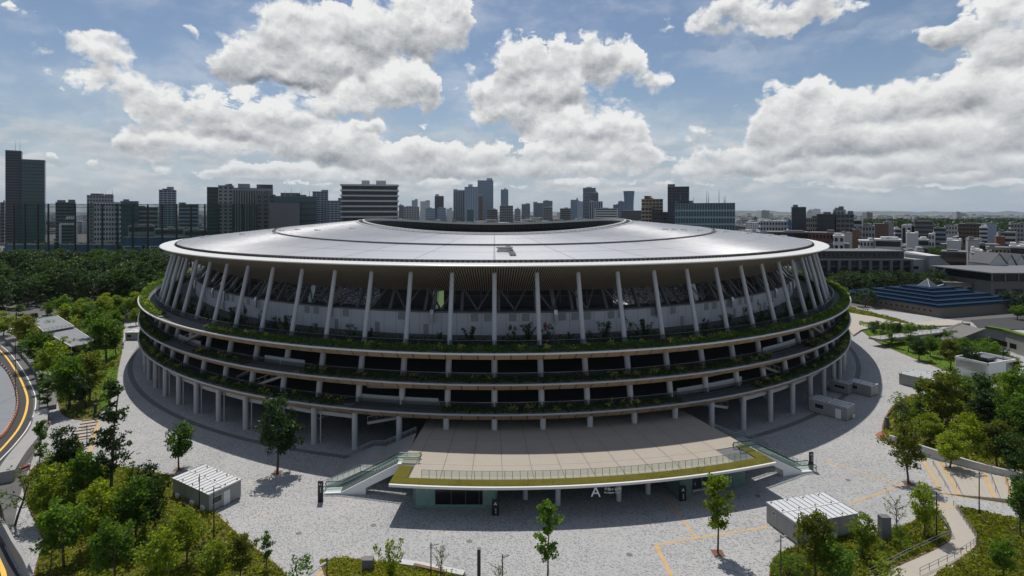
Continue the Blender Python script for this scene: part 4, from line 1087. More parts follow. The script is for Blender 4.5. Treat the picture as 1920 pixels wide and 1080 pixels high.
# tactile lines in the plaza
def line_px(pts, w=.34, m='tactile', name='tactile_strip', z=.012, n=1):
    return MB().path([at(*p) for p in pts] if n == 1 else sp_px(pts, n), w, z).build(name, m, kind='structure')
line_px([(1230,1022),(1305,1009),(1440,988)]); line_px([(1595,944),(1690,910)], z=.016); line_px([(1540,862),(1690,910),(1755,925),(1830,935),(1920,950)])
line_px([(1230,1022),(1264,1090)], .55, z=.016); line_px([(1248,930),(1305,1008)], .38, z=.016); line_px([(1290,940),(1330,958)], .3)
line_px([(590,1085),(618,1060)], .5); line_px([(163,785),(145,830)], .9); line_px([(185,788),(168,850)], .7)
line_px([(1560,740),(1580,700),(1590,660)], .4)

# road in the lower left with its kerb line, barriers and parapet
rd = sp_px([(-90,590),(-30,625),(10,662),(42,700),(58,735),(62,765),(50,800),(28,835),(0,870),(-60,930)], 6)
inner = sp_px([(-90,640),(-30,665),(5,690),(22,718),(29,745),(27,772),(12,802),(-8,825),(-60,860)], 6)
o = MB().poly([(p.x, p.y) for p in rd] + [(p.x, p.y) for p in inner[::-1]], .010).build('road', 'asphalt', kind='structure')
yl = sp_px([(-60,610),(2,652),(36,692),(58,735),(60,765),(47,800),(20,835),(-10,866)], 6)
MB().path([p + Vector((-.9, -.4)) for p in yl], .42, .022).build('road_marking', 'yellow_line', o)
MB().path([p + Vector((.5, .3)) for p in yl], .20, .022).build('road_marking', 'white_line', o)
MB().poly([(p.x, p.y) for p in inner] + [at(-90, 900).to_tuple()[:2], at(-200, 760).to_tuple()[:2]], .018).build('depot_apron', 'asphalt_grey', kind='structure')
wall = sp_px([(-60,612),(0,636),(40,672),(64,706),(72,745),(70,772)], 6)
MB().path([p + Vector((1.6, 1.0)) for p in wall], 3.0, -.02, 1.0).build('road_parapet', 'concrete_dark', label='low dark concrete parapet curving along the road', cat='wall')
w2 = sp_px([(78,782),(72,815),(52,845),(32,870),(10,905)], 5)
MB().path(w2, 2.4, -.02, 1.9).build('retaining_wall', 'concrete', label='pale concrete retaining wall between road bend and footpath', cat='wall')
w3 = sp_px([(-10,985),(8,1010),(25,1042),(45,1075),(60,1110)], 5)
MB().path(w3, .35, -.02, 2.0).build('retaining_wall', 'concrete', label='tall concrete wall in the bottom left corner by the road', cat='wall')
MB().poly([at(-60, 1000).to_tuple()[:2], at(5, 1020).to_tuple()[:2], at(40, 1085).to_tuple()[:2], at(55, 1130).to_tuple()[:2], at(-80, 1130).to_tuple()[:2]], .012).build('road', 'asphalt', kind='structure')
MB().path([at(-8, 1040), at(6, 1072), at(12, 1100)], .5, .024).build('road_marking', 'yellow_line', kind='structure')
def fence(pts, n, h, label, rails=3):
    P = sp_px(pts, max(2, n // max(1, len(pts) - 1))); b = P[0]
    Fz = thing('post_fence', label, 'fence', (b.x, b.y, 0)); pm = MB().bar((0, 0, 0), (0, 0, h), .07).mesh('fence_post', 'black')
    for p in P: link('fence_post', pm, Fz, loc=(p.x - b.x, p.y - b.y, 0))
    for r in range(rails):
        q = MB()
        for a, c in zip(P[:-1], P[1:]): q.bar((a.x - b.x, a.y - b.y, h * (r + 1) / rails - .04), (c.x - b.x, c.y - b.y, h * (r + 1) / rails - .04), .045)
        q.build('fence_rail', 'black', Fz)
    return Fz
fence([(2,960),(12,1000),(32,1045),(58,1085)], 14, 1.2, 'black post fence along the footpath in the bottom left corner')
fence([(18,640),(50,668),(72,705),(82,740),(86,765)], 24, 1.0, 'black post fence between road parapet and planted footpath')

# orange and white traffic barriers round the apron
bar = MB(); bar.hexa([(-.6,-.16,.1),(.6,-.16,.1),(.6,.16,.1),(-.6,.16,.1)], [(-.55,-.06,.62),(.55,-.06,.62),(.55,.06,.62),(-.55,.06,.62)])
bm_o = bar.mesh('barrier_body', 'orange'); foot = MB().box(-.72, .72, -.30, .30, 0, .10).mesh('barrier_foot', 'black')
BARS = []; stp = MB().box(-.5, .5, -.15, -.11, .34, .52).mesh('reflector', 'white_line')
for i in range(0, len(inner) - 2):
    p, q2 = inner[i], inner[i + 1]; d = q2 - p
    if not (-5 < CX + F * p.x / p.y < 45): continue
    m_ = max(1, round(d.length / 2.9))
    for u in [j / m_ for j in range(m_)]:
        c = p + d * u; t = thing('traffic_barrier', 'orange plastic traffic barrier in the curved row along the grey apron', 'barrier', (c.x + .5, c.y, .02), atan2(d.y, d.x), 'orange barriers along the apron')
        BARS.append(t); link('barrier_body', bm_o, t); link('barrier_foot', foot, t); link('reflector', stp, t)

# beige path and stairs on the right
MB().path(sp_px([(1765,935),(1780,960),(1800,1000),(1808,1020),(1780,1040),(1720,1068),(1650,1100)], 5), 3.3, .115).build('footpath', 'beige_path', kind='structure')
line_px([(1755,951),(1798,955)], .4, z=.125); line_px([(1778,1024),(1815,1042)], .3, z=.125)
def railing(pts, label, h=.9, z=.1, step=4):
    P = sp_px(pts, step); b = P[0]; T_ = thing('path_railing', label, 'railing', (b.x, b.y, z))
    for i, p in enumerate(P): MB().bar((p.x - b.x, p.y - b.y, 0), (p.x - b.x, p.y - b.y, h), .05).build('rail_post', 'steel', T_)
    for hh in (h, h * .55):
        q = MB()
        for a, c in zip(P[:-1], P[1:]): q.tube((a.x - b.x, a.y - b.y, hh), (c.x - b.x, c.y - b.y, hh), .03, n=6)
        q.build('handrail', 'steel', T_)
railing([(1788,950),(1812,985),(1830,1012),(1826,1025),(1790,1048),(1725,1080)], 'steel railing on the outer side of the bent beige path')
railing([(1757,965),(1783,1005),(1770,1012),(1700,1045),(1630,1082)], 'steel railing on the inner side of the bent beige path')
def garden_stairs():
    a0, a1, b1, b0 = at(1724, 860), at(1935, 902), at(1940, 950), at(1763, 925)
    T_ = thing('garden_stairs', 'wide beige steps with ochre strips beside the white curved wall', 'stairs', (a0.x, a0.y, 0))
    n = 16
    for i in range(n):
        u0, u1 = i / n, (i + 1) / n; L0 = lambda u: a0.lerp(a1, u); L1 = lambda u: b0.lerp(b1, u); z = .06 + .05 * i
        pts = [L0(u0) - a0, L0(u1) - a0, L1(u1) - a0, L1(u0) - a0]
        MB().poly([(p.x, p.y) for p in pts], -.02, z).build('step', 'beige_path', T_)
        if i in (0, 3, 9, 12):
            pts = [L0(u0) - a0, L0(u0 + .035) - a0, L1(u0 + .035) - a0, L1(u0) - a0]; MB().poly([(p.x, p.y) for p in pts], z + .012).build('warning_strip', 'tactile', T_)
    for u in (.10, .22, .62, .75):
        q = MB(); s0 = a0.lerp(a1, u) - a0; s1 = b0.lerp(b1, u) - a0; z = .1 + .8 * u
        for v in (.2, .5, .8): p = s0.lerp(s1, v); q.bar((p.x, p.y, z - .1), (p.x, p.y, z + .85), .05)
        q.tube((s0.x, s0.y, z + .85), (s1.x, s1.y, z + .85), .035, n=6); q.build('stair_railing', 'steel', T_)
garden_stairs()
MB().path(sp_px([(1668,832),(1700,843),(1745,858),(1800,876),(1860,893),(1910,905)], 6), .45, -.02, 1.75).build('curved_wall', 'white_concrete', label='long white curved garden wall in front of the right shrubs', cat='wall')
MB().path(sp_px([(1662,826),(1655,808),(1662,784),(1680,762),(1700,748)], 5), .25, -.02, .55).build('bed_edge_wall', 'rust', label='low rusty steel edging round the corner of the right bed', cat='edging')
MB().poly([at(x, y).to_tuple()[:2] for x, y in ((1640,815),(1656,806),(1664,820),(1654,828))], .02).build('entrance_mat', 'terracotta_mat', label='brown patch of paving at the corner of the right bed', cat='paving')
for i in range(10):      # timber steps in the right bed
    pass
def timber_steps(x0, y0, x1, y1, w, label, n=9):
    a, b = at(x0, y0), at(x1, y1); T_ = thing('timber_steps', label, 'stairs', (a.x, a.y, .1)); d = (b - a); nn = Vector((-d.y, d.x, 0)).normalized() * w / 2
    MB().poly([((p).x, (p).y) for p in (-nn, nn, d + nn, d - nn)], .0, .05).build('landing', 'beige_path', T_)
    for i in range(n):
        c = d * ((i + .5) / n); q = MB(); q.bar((c.x - nn.x, c.y - nn.y, .12), (c.x + nn.x, c.y + nn.y, .12), .30, .16); q.build('step', 'rust', T_)
timber_steps(1745, 763, 1785, 795, 5, 'dark striped steps half hidden in the right bed')
timber_steps(1893, 820, 1925, 840, 5, 'dark striped steps at the right edge among the shrubs')
timber_steps(172, 786, 150, 825, 3.0, 'pale striped steps beside the left lawn', 6)

# ------------------------------------------------------------------ prefab cabins
def prefab(p, rz, W_, Dp, h, label, win=(), roofm='prefab_roof', ac=(), sign=None):
    K = thing('prefab_cabin', label, 'cabin', p, rz)
    MB().box(0, W_, 0, Dp, .12, h).build('wall', 'prefab_wall', K)
    MB().box(.1, W_ - .1, .1, Dp - .1, 0, .12).build('base', 'dark_grey', K)
    r = MB().box(-.10, W_ + .10, -.10, Dp + .10, h, h + .10).build('roof', roofm, K)
    n = max(4, int(W_ / .9))
    for i in range(n + 1):
        x = -.08 + (W_ + .16) * i / n; MB().box(x - .03, x + .03, -.11, Dp + .11, h + .10, h + .16).build('roof_seam', 'structure_grey', r)
    MB().box(-.1, W_ + .1, Dp * .5 - .05, Dp * .5 + .05, h + .102, h + .18).build('roof_ridge_strip', 'white_paint', r)
    m_ = MB()
    for i in range(n): 
        for y in (.35, Dp - .35, Dp * .55):
            if (i * 7 + int(y * 3)) % 3 == 0: x = W_ * (i + .5) / n; m_.box(x - .08, x + .08, y - .08, y + .08, h + .1, h + .24)
    m_.build('roof_bolts', 'dark_grey', r, kind='stuff')
    q = MB()
    for i in range(1, int(W_ / 1.8)): x = 1.8 * i; q.box(x - .02, x + .02, -.012, 0, .12, h)
    for i in range(1, int(Dp / 1.8)): y = 1.8 * i; q.box(-.012, 0, y - .02, y + .02, .12, h); q.box(W_, W_ + .012, y - .02, y + .02, .12, h)
    if q.f: q.build('wall_joints', 'structure_grey', K)
    for side, u, w, z0, z1 in win:
        if side == 'f': b = MB().box(u, u + w, -.03, .02, z0, z1); fr = MB().box(u - .06, u + w + .06, -.02, .01, z0 - .06, z1 + .06)
        elif side == 'l': b = MB().box(-.03, .02, u, u + w, z0, z1); fr = MB().box(-.02, .01, u - .06, u + w + .06, z0 - .06, z1 + .06)
        else: b = MB().box(W_ - .02, W_ + .03, u, u + w, z0, z1); fr = MB().box(W_ - .01, W_ + .02, u - .06, u + w + .06, z0 - .06, z1 + .06)
        wo = b.build('window' if z0 > .3 else 'door', 'window_glass' if z0 > .3 else 'white_paint', K); fr.build('window_frame', 'white_paint', wo)
    for side, u in ac:
        q = MB().box(u, u + .85, -.42, -.08, .15, .85) if side == 'f' else MB().box(W_ + .08, W_ + .42, u, u + .85, .15, .85) if side == 'r' else MB().box(-.42, -.08, u, u + .85, .15, .85)
        q.build('air_conditioner', 'white_paint', K)
    return K
prefab(at(324, 929), radians(-31), 9.9, 5.2, 2.75, 'white roofed prefab cabin beside the lower left grove', win=(('r', .5, 1.5, 1.1, 2.0), ('r', 2.4, .9, .15, 2.1)), ac=(('f', 1.4), ('f', 5.4), ('f', 8.2)))
prefab(at(1495, 1022), radians(15), 10.4, 5.6, 2.8, 'white roofed prefab cabin at the lower right of the plaza', ac=(('f', 5.4),), win=(('l', 3.9, .5, 1.9, 2.2),))
prefab(at(1750, 736), radians(28), 8.0, 7.6, 2.8, 'grey prefab cabin with pale roof in the sun on the right plaza', win=(('l', 2.5, 1.2, .9, 2.0),))
prefab(at(1588, 790), radians(38), 4.4, 7.6, 2.8, 'large shaded prefab cabin with a window under the stadium edge', win=(('l', 4.6, 1.8, 1.2, 2.2), ('l', 1.2, 1.0, .15, 2.1)), ac=(('f', 2.6),))
prefab(at(1590, 741), radians(35), 2.6, 4.2, 2.6, 'small grey booth with a dark window between two shaded cabins', win=(('l', .7, 2.4, 1.2, 2.0),))
prefab(at(1633, 745), radians(32), 3.6, 5.2, 2.6, 'grey blue roofed cabin at the edge of the stadium shadow', win=(('l', 3.0, 1.6, 1.1, 2.0),))
prefab(at(235, 638), radians(4), 7.0, 5.0, 2.7, 'white cabin with window on the left walkway close to the stadium', win=(('f', .5, 1.6, 1.0, 2.0),), roofm='white_paint')
prefab(at(233, 602), radians(4), 5.0, 4.0, 2.7, 'small white cabin at the far end of the left walkway', win=(('f', .7, 1.8, 1.0, 2.0),), roofm='white_paint')

# ------------------------------------------------------------------ small furniture on the plaza
def lamp(x, yb, yt, label, arms=2, rz=.6, name='lamp_post'):
    p = at(x, yb); h = pz(yt, p.y); T_ = thing(name, label, 'lamp post', p, rz, 'lamp posts')
    MB().tube((0, 0, 0), (0, 0, h), .085, .06, n=10).build('pole', 'black', T_)
    MB().tube((0, 0, 0), (0, 0, .35), .14, .12, n=10).build('foot', 'black', T_)
    for i in range(arms):
        s = 1 if i == 0 else -1; z = h - .35 - .18 * i
        hd = MB(); hd.hexa([(s * .15, -.16, z), (s * .95, -.16, z - .02), (s * .95, .16, z - .02), (s * .15, .16, z)], [(s * .15, -.13, z + .09), (s * .95, -.10, z + .06), (s * .95, .10, z + .06), (s * .15, .13, z + .09)]); hd.build('lamp_head', 'steel', T_)
        MB().bar((0, 0, z + .03), (s * .2, 0, z + .03), .07).build('arm', 'black', T_)
def pole(x, yb, yt, label):
    p = at(x, yb); h = pz(yt, p.y); T_ = thing('pole', label, 'pole', p)
    MB().tube((0, 0, 0), (0, 0, h), .07, .05, n=8).build('shaft', 'black', T_); MB().tube((0, 0, 0), (0, 0, .15), .13, n=8).build('foot', 'black', T_); MB().box(-.06, .06, -.16, -.05, h * .8, h * .92).build('camera_box', 'dark_grey', T_)
pole(374, 962, 888, 'plain black pole in front of the lower left cabin')
lamp(401, 1008, 912, 'black lamp post with floodlights right of the lower left cabin')
lamp(163, 835, 797, 'black double arm lamp post by the pale striped steps', rz=.2)
lamp(160, 765, 716, 'thick black lamp pillar at the left grove', rz=.1)
lamp(613, 1105, 1046, 'short black lamp post at the lower centre left path', rz=.9)
lamp(808, 1100, 1017, 'lamp post with round head beside the bench', arms=1, rz=.3)
lamp(942, 1110, 1040, 'thin black lamp post right of the dark bollard column', arms=1)
lamp(1464, 1110, 1003, 'black lamp post in front of the lower right cabin', rz=.5)
pole(1497, 1045, 962, 'thin pole standing against the lower right cabin')
lamp(1756, 1008, 922, 'black lamp post on the inner side of the beige path', rz=.3)
lamp(1836, 966, 884, 'black lamp post on the sunny lawn beside the steps', rz=.4)
lamp(1724, 832, 787, 'lamp post with two pale heads in the right bed', rz=.1)
lamp(1893, 762, 720, 'lamp post with two pale heads high in the right bed', rz=.1)
pole(1680, 832, 773, 'thin black pole at the corner of the right bed')
lamp(1881, 708, 655, 'lamp post in front of the small white building', rz=.1)
lamp(1745, 640, 610, 'grey lamp post standing behind the lawn trees', arms=1, rz=.1)
lamp(1851, 662, 630, 'grey lamp post before the concrete ramp', arms=1, rz=.1)
pole(29, 742, 640, 'tall thin black pole in the road beside the barriers')
lamp(1590, 560, 520, 'tall street light among the dark trees right of the stadium', arms=2, rz=.1)
lamp(1710, 545, 520, 'street light before the blue stepped roof', arms=1, rz=.1)
def slab_post(x, yb, yt, w, d, m, label, name='column_post'):
    p = at(x, yb); h = pz(yt, p.y); T_ = thing(name, label, 'post', p)
    MB().box(-w / 2, w / 2, -d / 2, d / 2, .08, h).build('shaft', m, T_); MB().box(-w / 2 - .12, w / 2 + .12, -d / 2 - .12, d / 2 + .12, 0, .08).build('foot', 'white_concrete', T_); MB().box(-w / 2 - .02, w / 2 + .02, -d / 2 - .02, d / 2 + .02, h, h + .05).build('cap', 'structure_grey', T_)
slab_post(1658, 1012, 968, 1.25, .9, 'structure_grey', 'grey monolith on a white base right of the lower right cabin')
slab_post(898, 1092, 1029, .42, .42, 'dark_grey', 'dark square column standing on the plaza at the lower centre')
slab_post(690, 1068, 1047, 1.3, .9, 'structure_grey', 'grey utility cabinet in the lower centre bed', 'utility_cabinet')
slab_post(1663, 806, 783, .7, .45, 'structure_grey', 'grey post at the corner of the right bed')
slab_post(179, 775, 757, .5, .4, 'dark_grey', 'short dark post at the front of the left lawn')
def bench(x0, y0, x1, y1, label):
    a, b = at(x0, y0), at(x1, y1); d = b - a; ln = d.length; T_ = thing('bench', label, 'bench', (a.x, a.y, 0), atan2(d.y, d.x))
    for i in range(3): MB().box(0, ln, -.22 + i * .16, -.10 + i * .16, .40, .46).build('seat_slat', 'bench_wood', T_)
    for u in (.08, .5, .92): MB().box(ln * u - .05, ln * u + .05, -.2, .22, 0, .40).build('leg', 'dark_grey', T_)
bench(776, 1064, 832, 1077, 'brown wooden bench at the lower centre bed')
bench(217, 690, 222, 672, 'pale bench at the edge of the left lawn')
bench(338, 942, 366, 962, 'low bench behind the lower left cabin')
MB().path(sp_px([(750,1058),(800,1066),(870,1080)], 4), .9, 0, .42).build('bed_wall', 'white_concrete', label='low pale wall behind the bench at the bottom centre', cat='wall')
def tree_guard(x, y, label):
    p = at(x, y); T_ = thing('roadside_barrier', label, 'barrier', p, 1.2, 'red and white barriers by the wall')
    MB().box(-.9, .9, -.1, .1, .3, .7).build('board', 'red_paint', T_)
    for s in (-.7, .7): MB().box(s - .05, s + .05, -.25, .25, 0, .85).build('leg', 'white_paint', T_)
for x, y, l in ((86, 800, 'red barrier board highest beside the retaining wall'), (68, 836, 'red barrier board in the middle of the footpath row'), (46, 882, 'red barrier board lowest in the footpath row')): tree_guard(x, y, l)

# white B sign and person with parasol
T_ = thing('block_sign', 'black square sign with white letter B in front of the sunny cabin', 'sign', at(1766, 742)); MB().box(-.06, .06, -.06, .06, 0, 3.0).build('pole', 'black', T_); MB().box(-.75, .75, -.06, .06, 3.0, 4.6).build('sign_board', 'black', T_); letters('sign_letter', 'B', 1.6, (0, -.08, 3.25), 0, 'sign_white', T_)
def person(p, label):
    T_ = thing('person', label, 'person', p, .4)
    me = bpy.data.meshes.new('body'); J = {'pel': (0,0,.92), 'ch': (0,0,1.25), 'nk': (0,0,1.46), 'hd': (0,-.02,1.62), 'hl': (-.09,0,.90), 'kl': (-.10,-.06,.48), 'al': (-.10,.02,.08), 'tl': (-.11,-.14,.04), 'hr': (.09,0,.90), 'kr': (.10,.02,.48), 'ar': (.10,.12,.08), 'tr': (.11,-.04,.04), 'sl': (-.19,0,1.40), 'el': (-.24,.05,1.13), 'wl': (-.23,-.06,.90), 'sr': (.19,0,1.40), 'er': (.24,-.10,1.18), 'wr': (.14,-.28,1.30)}
    K = list(J); rad = {'pel': .15, 'ch': .17, 'nk': .06, 'hd': .105, 'hl': .10, 'hr': .10, 'kl': .07, 'kr': .07, 'al': .05, 'ar': .05, 'tl': .045, 'tr': .045, 'sl': .07, 'sr': .07, 'el': .05, 'er': .05, 'wl': .036, 'wr': .036}
    ed = [('pel','ch'),('ch','nk'),('nk','hd'),('pel','hl'),('hl','kl'),('kl','al'),('al','tl'),('pel','hr'),('hr','kr'),('kr','ar'),('ar','tr'),('ch','sl'),('sl','el'),('el','wl'),('ch','sr'),('sr','er'),('er','wr')]
    me.from_pydata([J[k] for k in K], [(K.index(a), K.index(b)) for a, b in ed], []); o = link('body', me, T_); me.materials.append(M['cloth_dark'])
    sk = o.modifiers.new('skin', 'SKIN'); o.modifiers.new('sub', 'SUBSURF').render_levels = 1
    for i, k in enumerate(K): me.skin_vertices[0].data[i].radius = (rad[k], rad[k])
    me.skin_vertices[0].data[0].use_root = True
    f = MB(); f.tube((0, -.11, 1.55), (0, -.135, 1.70), .075, .07, n=10); f.build('face', 'skin', T_)
    U = thing('parasol', 'open blue parasol held by the person on the left walkway', 'parasol', p, .4)
    MB().tube((.14, -.29, 1.15), (.14, -.29, 2.1), .015, n=6).build('shaft', 'steel', U)
    q = MB(); n = 10; c = (.14, -.29); rows = [[(c[0] + r * cos(2 * pi * i / n), c[1] + r * sin(2 * pi * i / n), z) for i in range(n + 1)] for r, z in ((.03, 2.12), (.35, 2.04), (.62, 1.86))]
    q.sweep(rows); q.build('canopy', 'umbrella_blue', U)
person(at(231, 652), 'person in dark clothes walking under a parasol on the left walkway')

# soil pits of the plaza trees, drain covers
for x, y in ((520, 886), (335, 880), (1346, 1037), (1703, 906), (1026, 1092)):
    p = at(x, y); MB().box(p.x - .75, p.x + .75, p.y - .75, p.y + .75, -.01, .012).build('tree_pit', 'rust', kind='structure')
for x, y in ((700, 985), (1180, 1040), (560, 1000), (1420, 930), (1590, 900), (480, 930), (880, 1015), (1640, 720), (1625, 690), (260, 850), (240, 760)):
    p = at(x, y); MB().tube((p.x, p.y, -.01), (p.x, p.y, .008), .42, n=16).build('drain_cover', 'structure_grey', kind='structure')
# ------------------------------------------------------------------ left shelters and cars
def shelter(corners, z, label, rail=False):
    c = [at(x, y, z) for x, y in corners]; b = c[0]; T_ = thing('flat_roof_shelter', label, 'shelter', (b.x, b.y, 0))
    MB().poly([(p.x - b.x, p.y - b.y) for p in c], z - .35, z).build('roof', 'asphalt_grey', T_)
    q = MB(); P = [Vector((p.x - b.x, p.y - b.y, z)) for p in c]
    for i in range(4): q.bar(P[i], P[(i + 1) % 4], .18, .3)
    q.build('roof_edge', 'white_paint', T_)
    ce = sum(P, Vector()) / 4
    for p in P:
        w = ce.lerp(p, .82); MB().tube((w.x, w.y, 0), (w.x, w.y, z - .3), .16, n=10).build('column', 'white_concrete', T_)
    w = [ce.lerp(p, .6) for p in P]; MB().poly([(p.x, p.y) for p in w], 0, z - .36).build('inner_wall', 'inner_dark', T_)
    if rail:
        q = MB(); a, d = P[2], P[3]
        for i in range(8): p = a.lerp(d, i / 7) ; q.bar(p, p + Vector((0, 0, 1.0)), .06)
        q.bar(a + Vector((0, 0, 1)), d + Vector((0, 0, 1)), .06); q.bar(a + Vector((0, 0, .5)), d + Vector((0, 0, .5)), .05); q.build('roof_railing', 'dark_grey', T_)
shelter([(57,600),(107,592),(139,612),(82,622)], 4.2, 'pale flat roofed shelter, the farther of the two in the left grove', True)
shelter([(88,624),(140,615),(180,641),(134,650)], 3.4, 'pale flat roofed shelter, the nearer of the two in the left grove')
def car(p, rz, paint, label, ln=4.8, van=False, name='parked_car'):
    C_ = thing(name, label, 'car' if not van else 'van', p, rz); h = 1.7 if not van else 2.2
    prof = [(-ln/2, .35), (ln/2, .35), (ln/2, .75), (ln*.44, .95), (ln*.26, 1.02), (ln*.10, h), (-ln*.42, h), (-ln*.5, 1.0)] if not van else [(-ln/2, .35), (ln/2, .35), (ln/2, 1.0), (ln*.40, h), (-ln*.48, h), (-ln*.5, 1.0)]
    q = MB(); W = .9; n = len(prof); q.add([(x, -W, z) for x, z in prof] + [(x, W, z) for x, z in prof], [tuple(range(n)), tuple(range(2*n-1, n-1, -1))] + [(i, n+i, n+(i+1) % n, (i+1) % n) for i in range(n)]); bo = q.build('body', paint, C_)
    for s in (-1, 1):
        MB().hexa([(-ln*.40, s*.905, 1.02), (ln*.20, s*.905, 1.02), (ln*.20, s*.895, 1.02), (-ln*.40, s*.895, 1.02)], [(-ln*.36, s*.905, h-.15), (ln*.08, s*.905, h-.15), (ln*.08, s*.895, h-.15), (-ln*.36, s*.895, h-.15)]).build('side_window', 'window_glass', bo)
        for x in (-ln*.31, ln*.31):
            wh = MB().tube((x, s*.78, .34), (x, s*.95, .34), .34, n=16).build('wheel', 'tyre', C_); MB().tube((x, s*.955, .34), (x, s*.965, .34), .20, n=12).build('rim', 'steel', wh)
        MB().box(ln/2-.02, ln/2+.02, s*.62-.18, s*.62+.18, .62, .78).build('headlight', 'sign_white', C_)
    MB().add([(ln*.25, -.8, 1.04), (ln*.25, .8, 1.04), (ln*.115, .75, h-.08), (ln*.115, -.75, h-.08)], [(0, 1, 2, 3)]).build('windscreen', 'window_glass', C_)
car(at(85, 597), radians(188), 'car_white', 'white estate car parked behind the far shelter')
car(at(60, 598), radians(100), 'black', 'black van parked beside the white estate car', 5.0, True, 'parked_van')
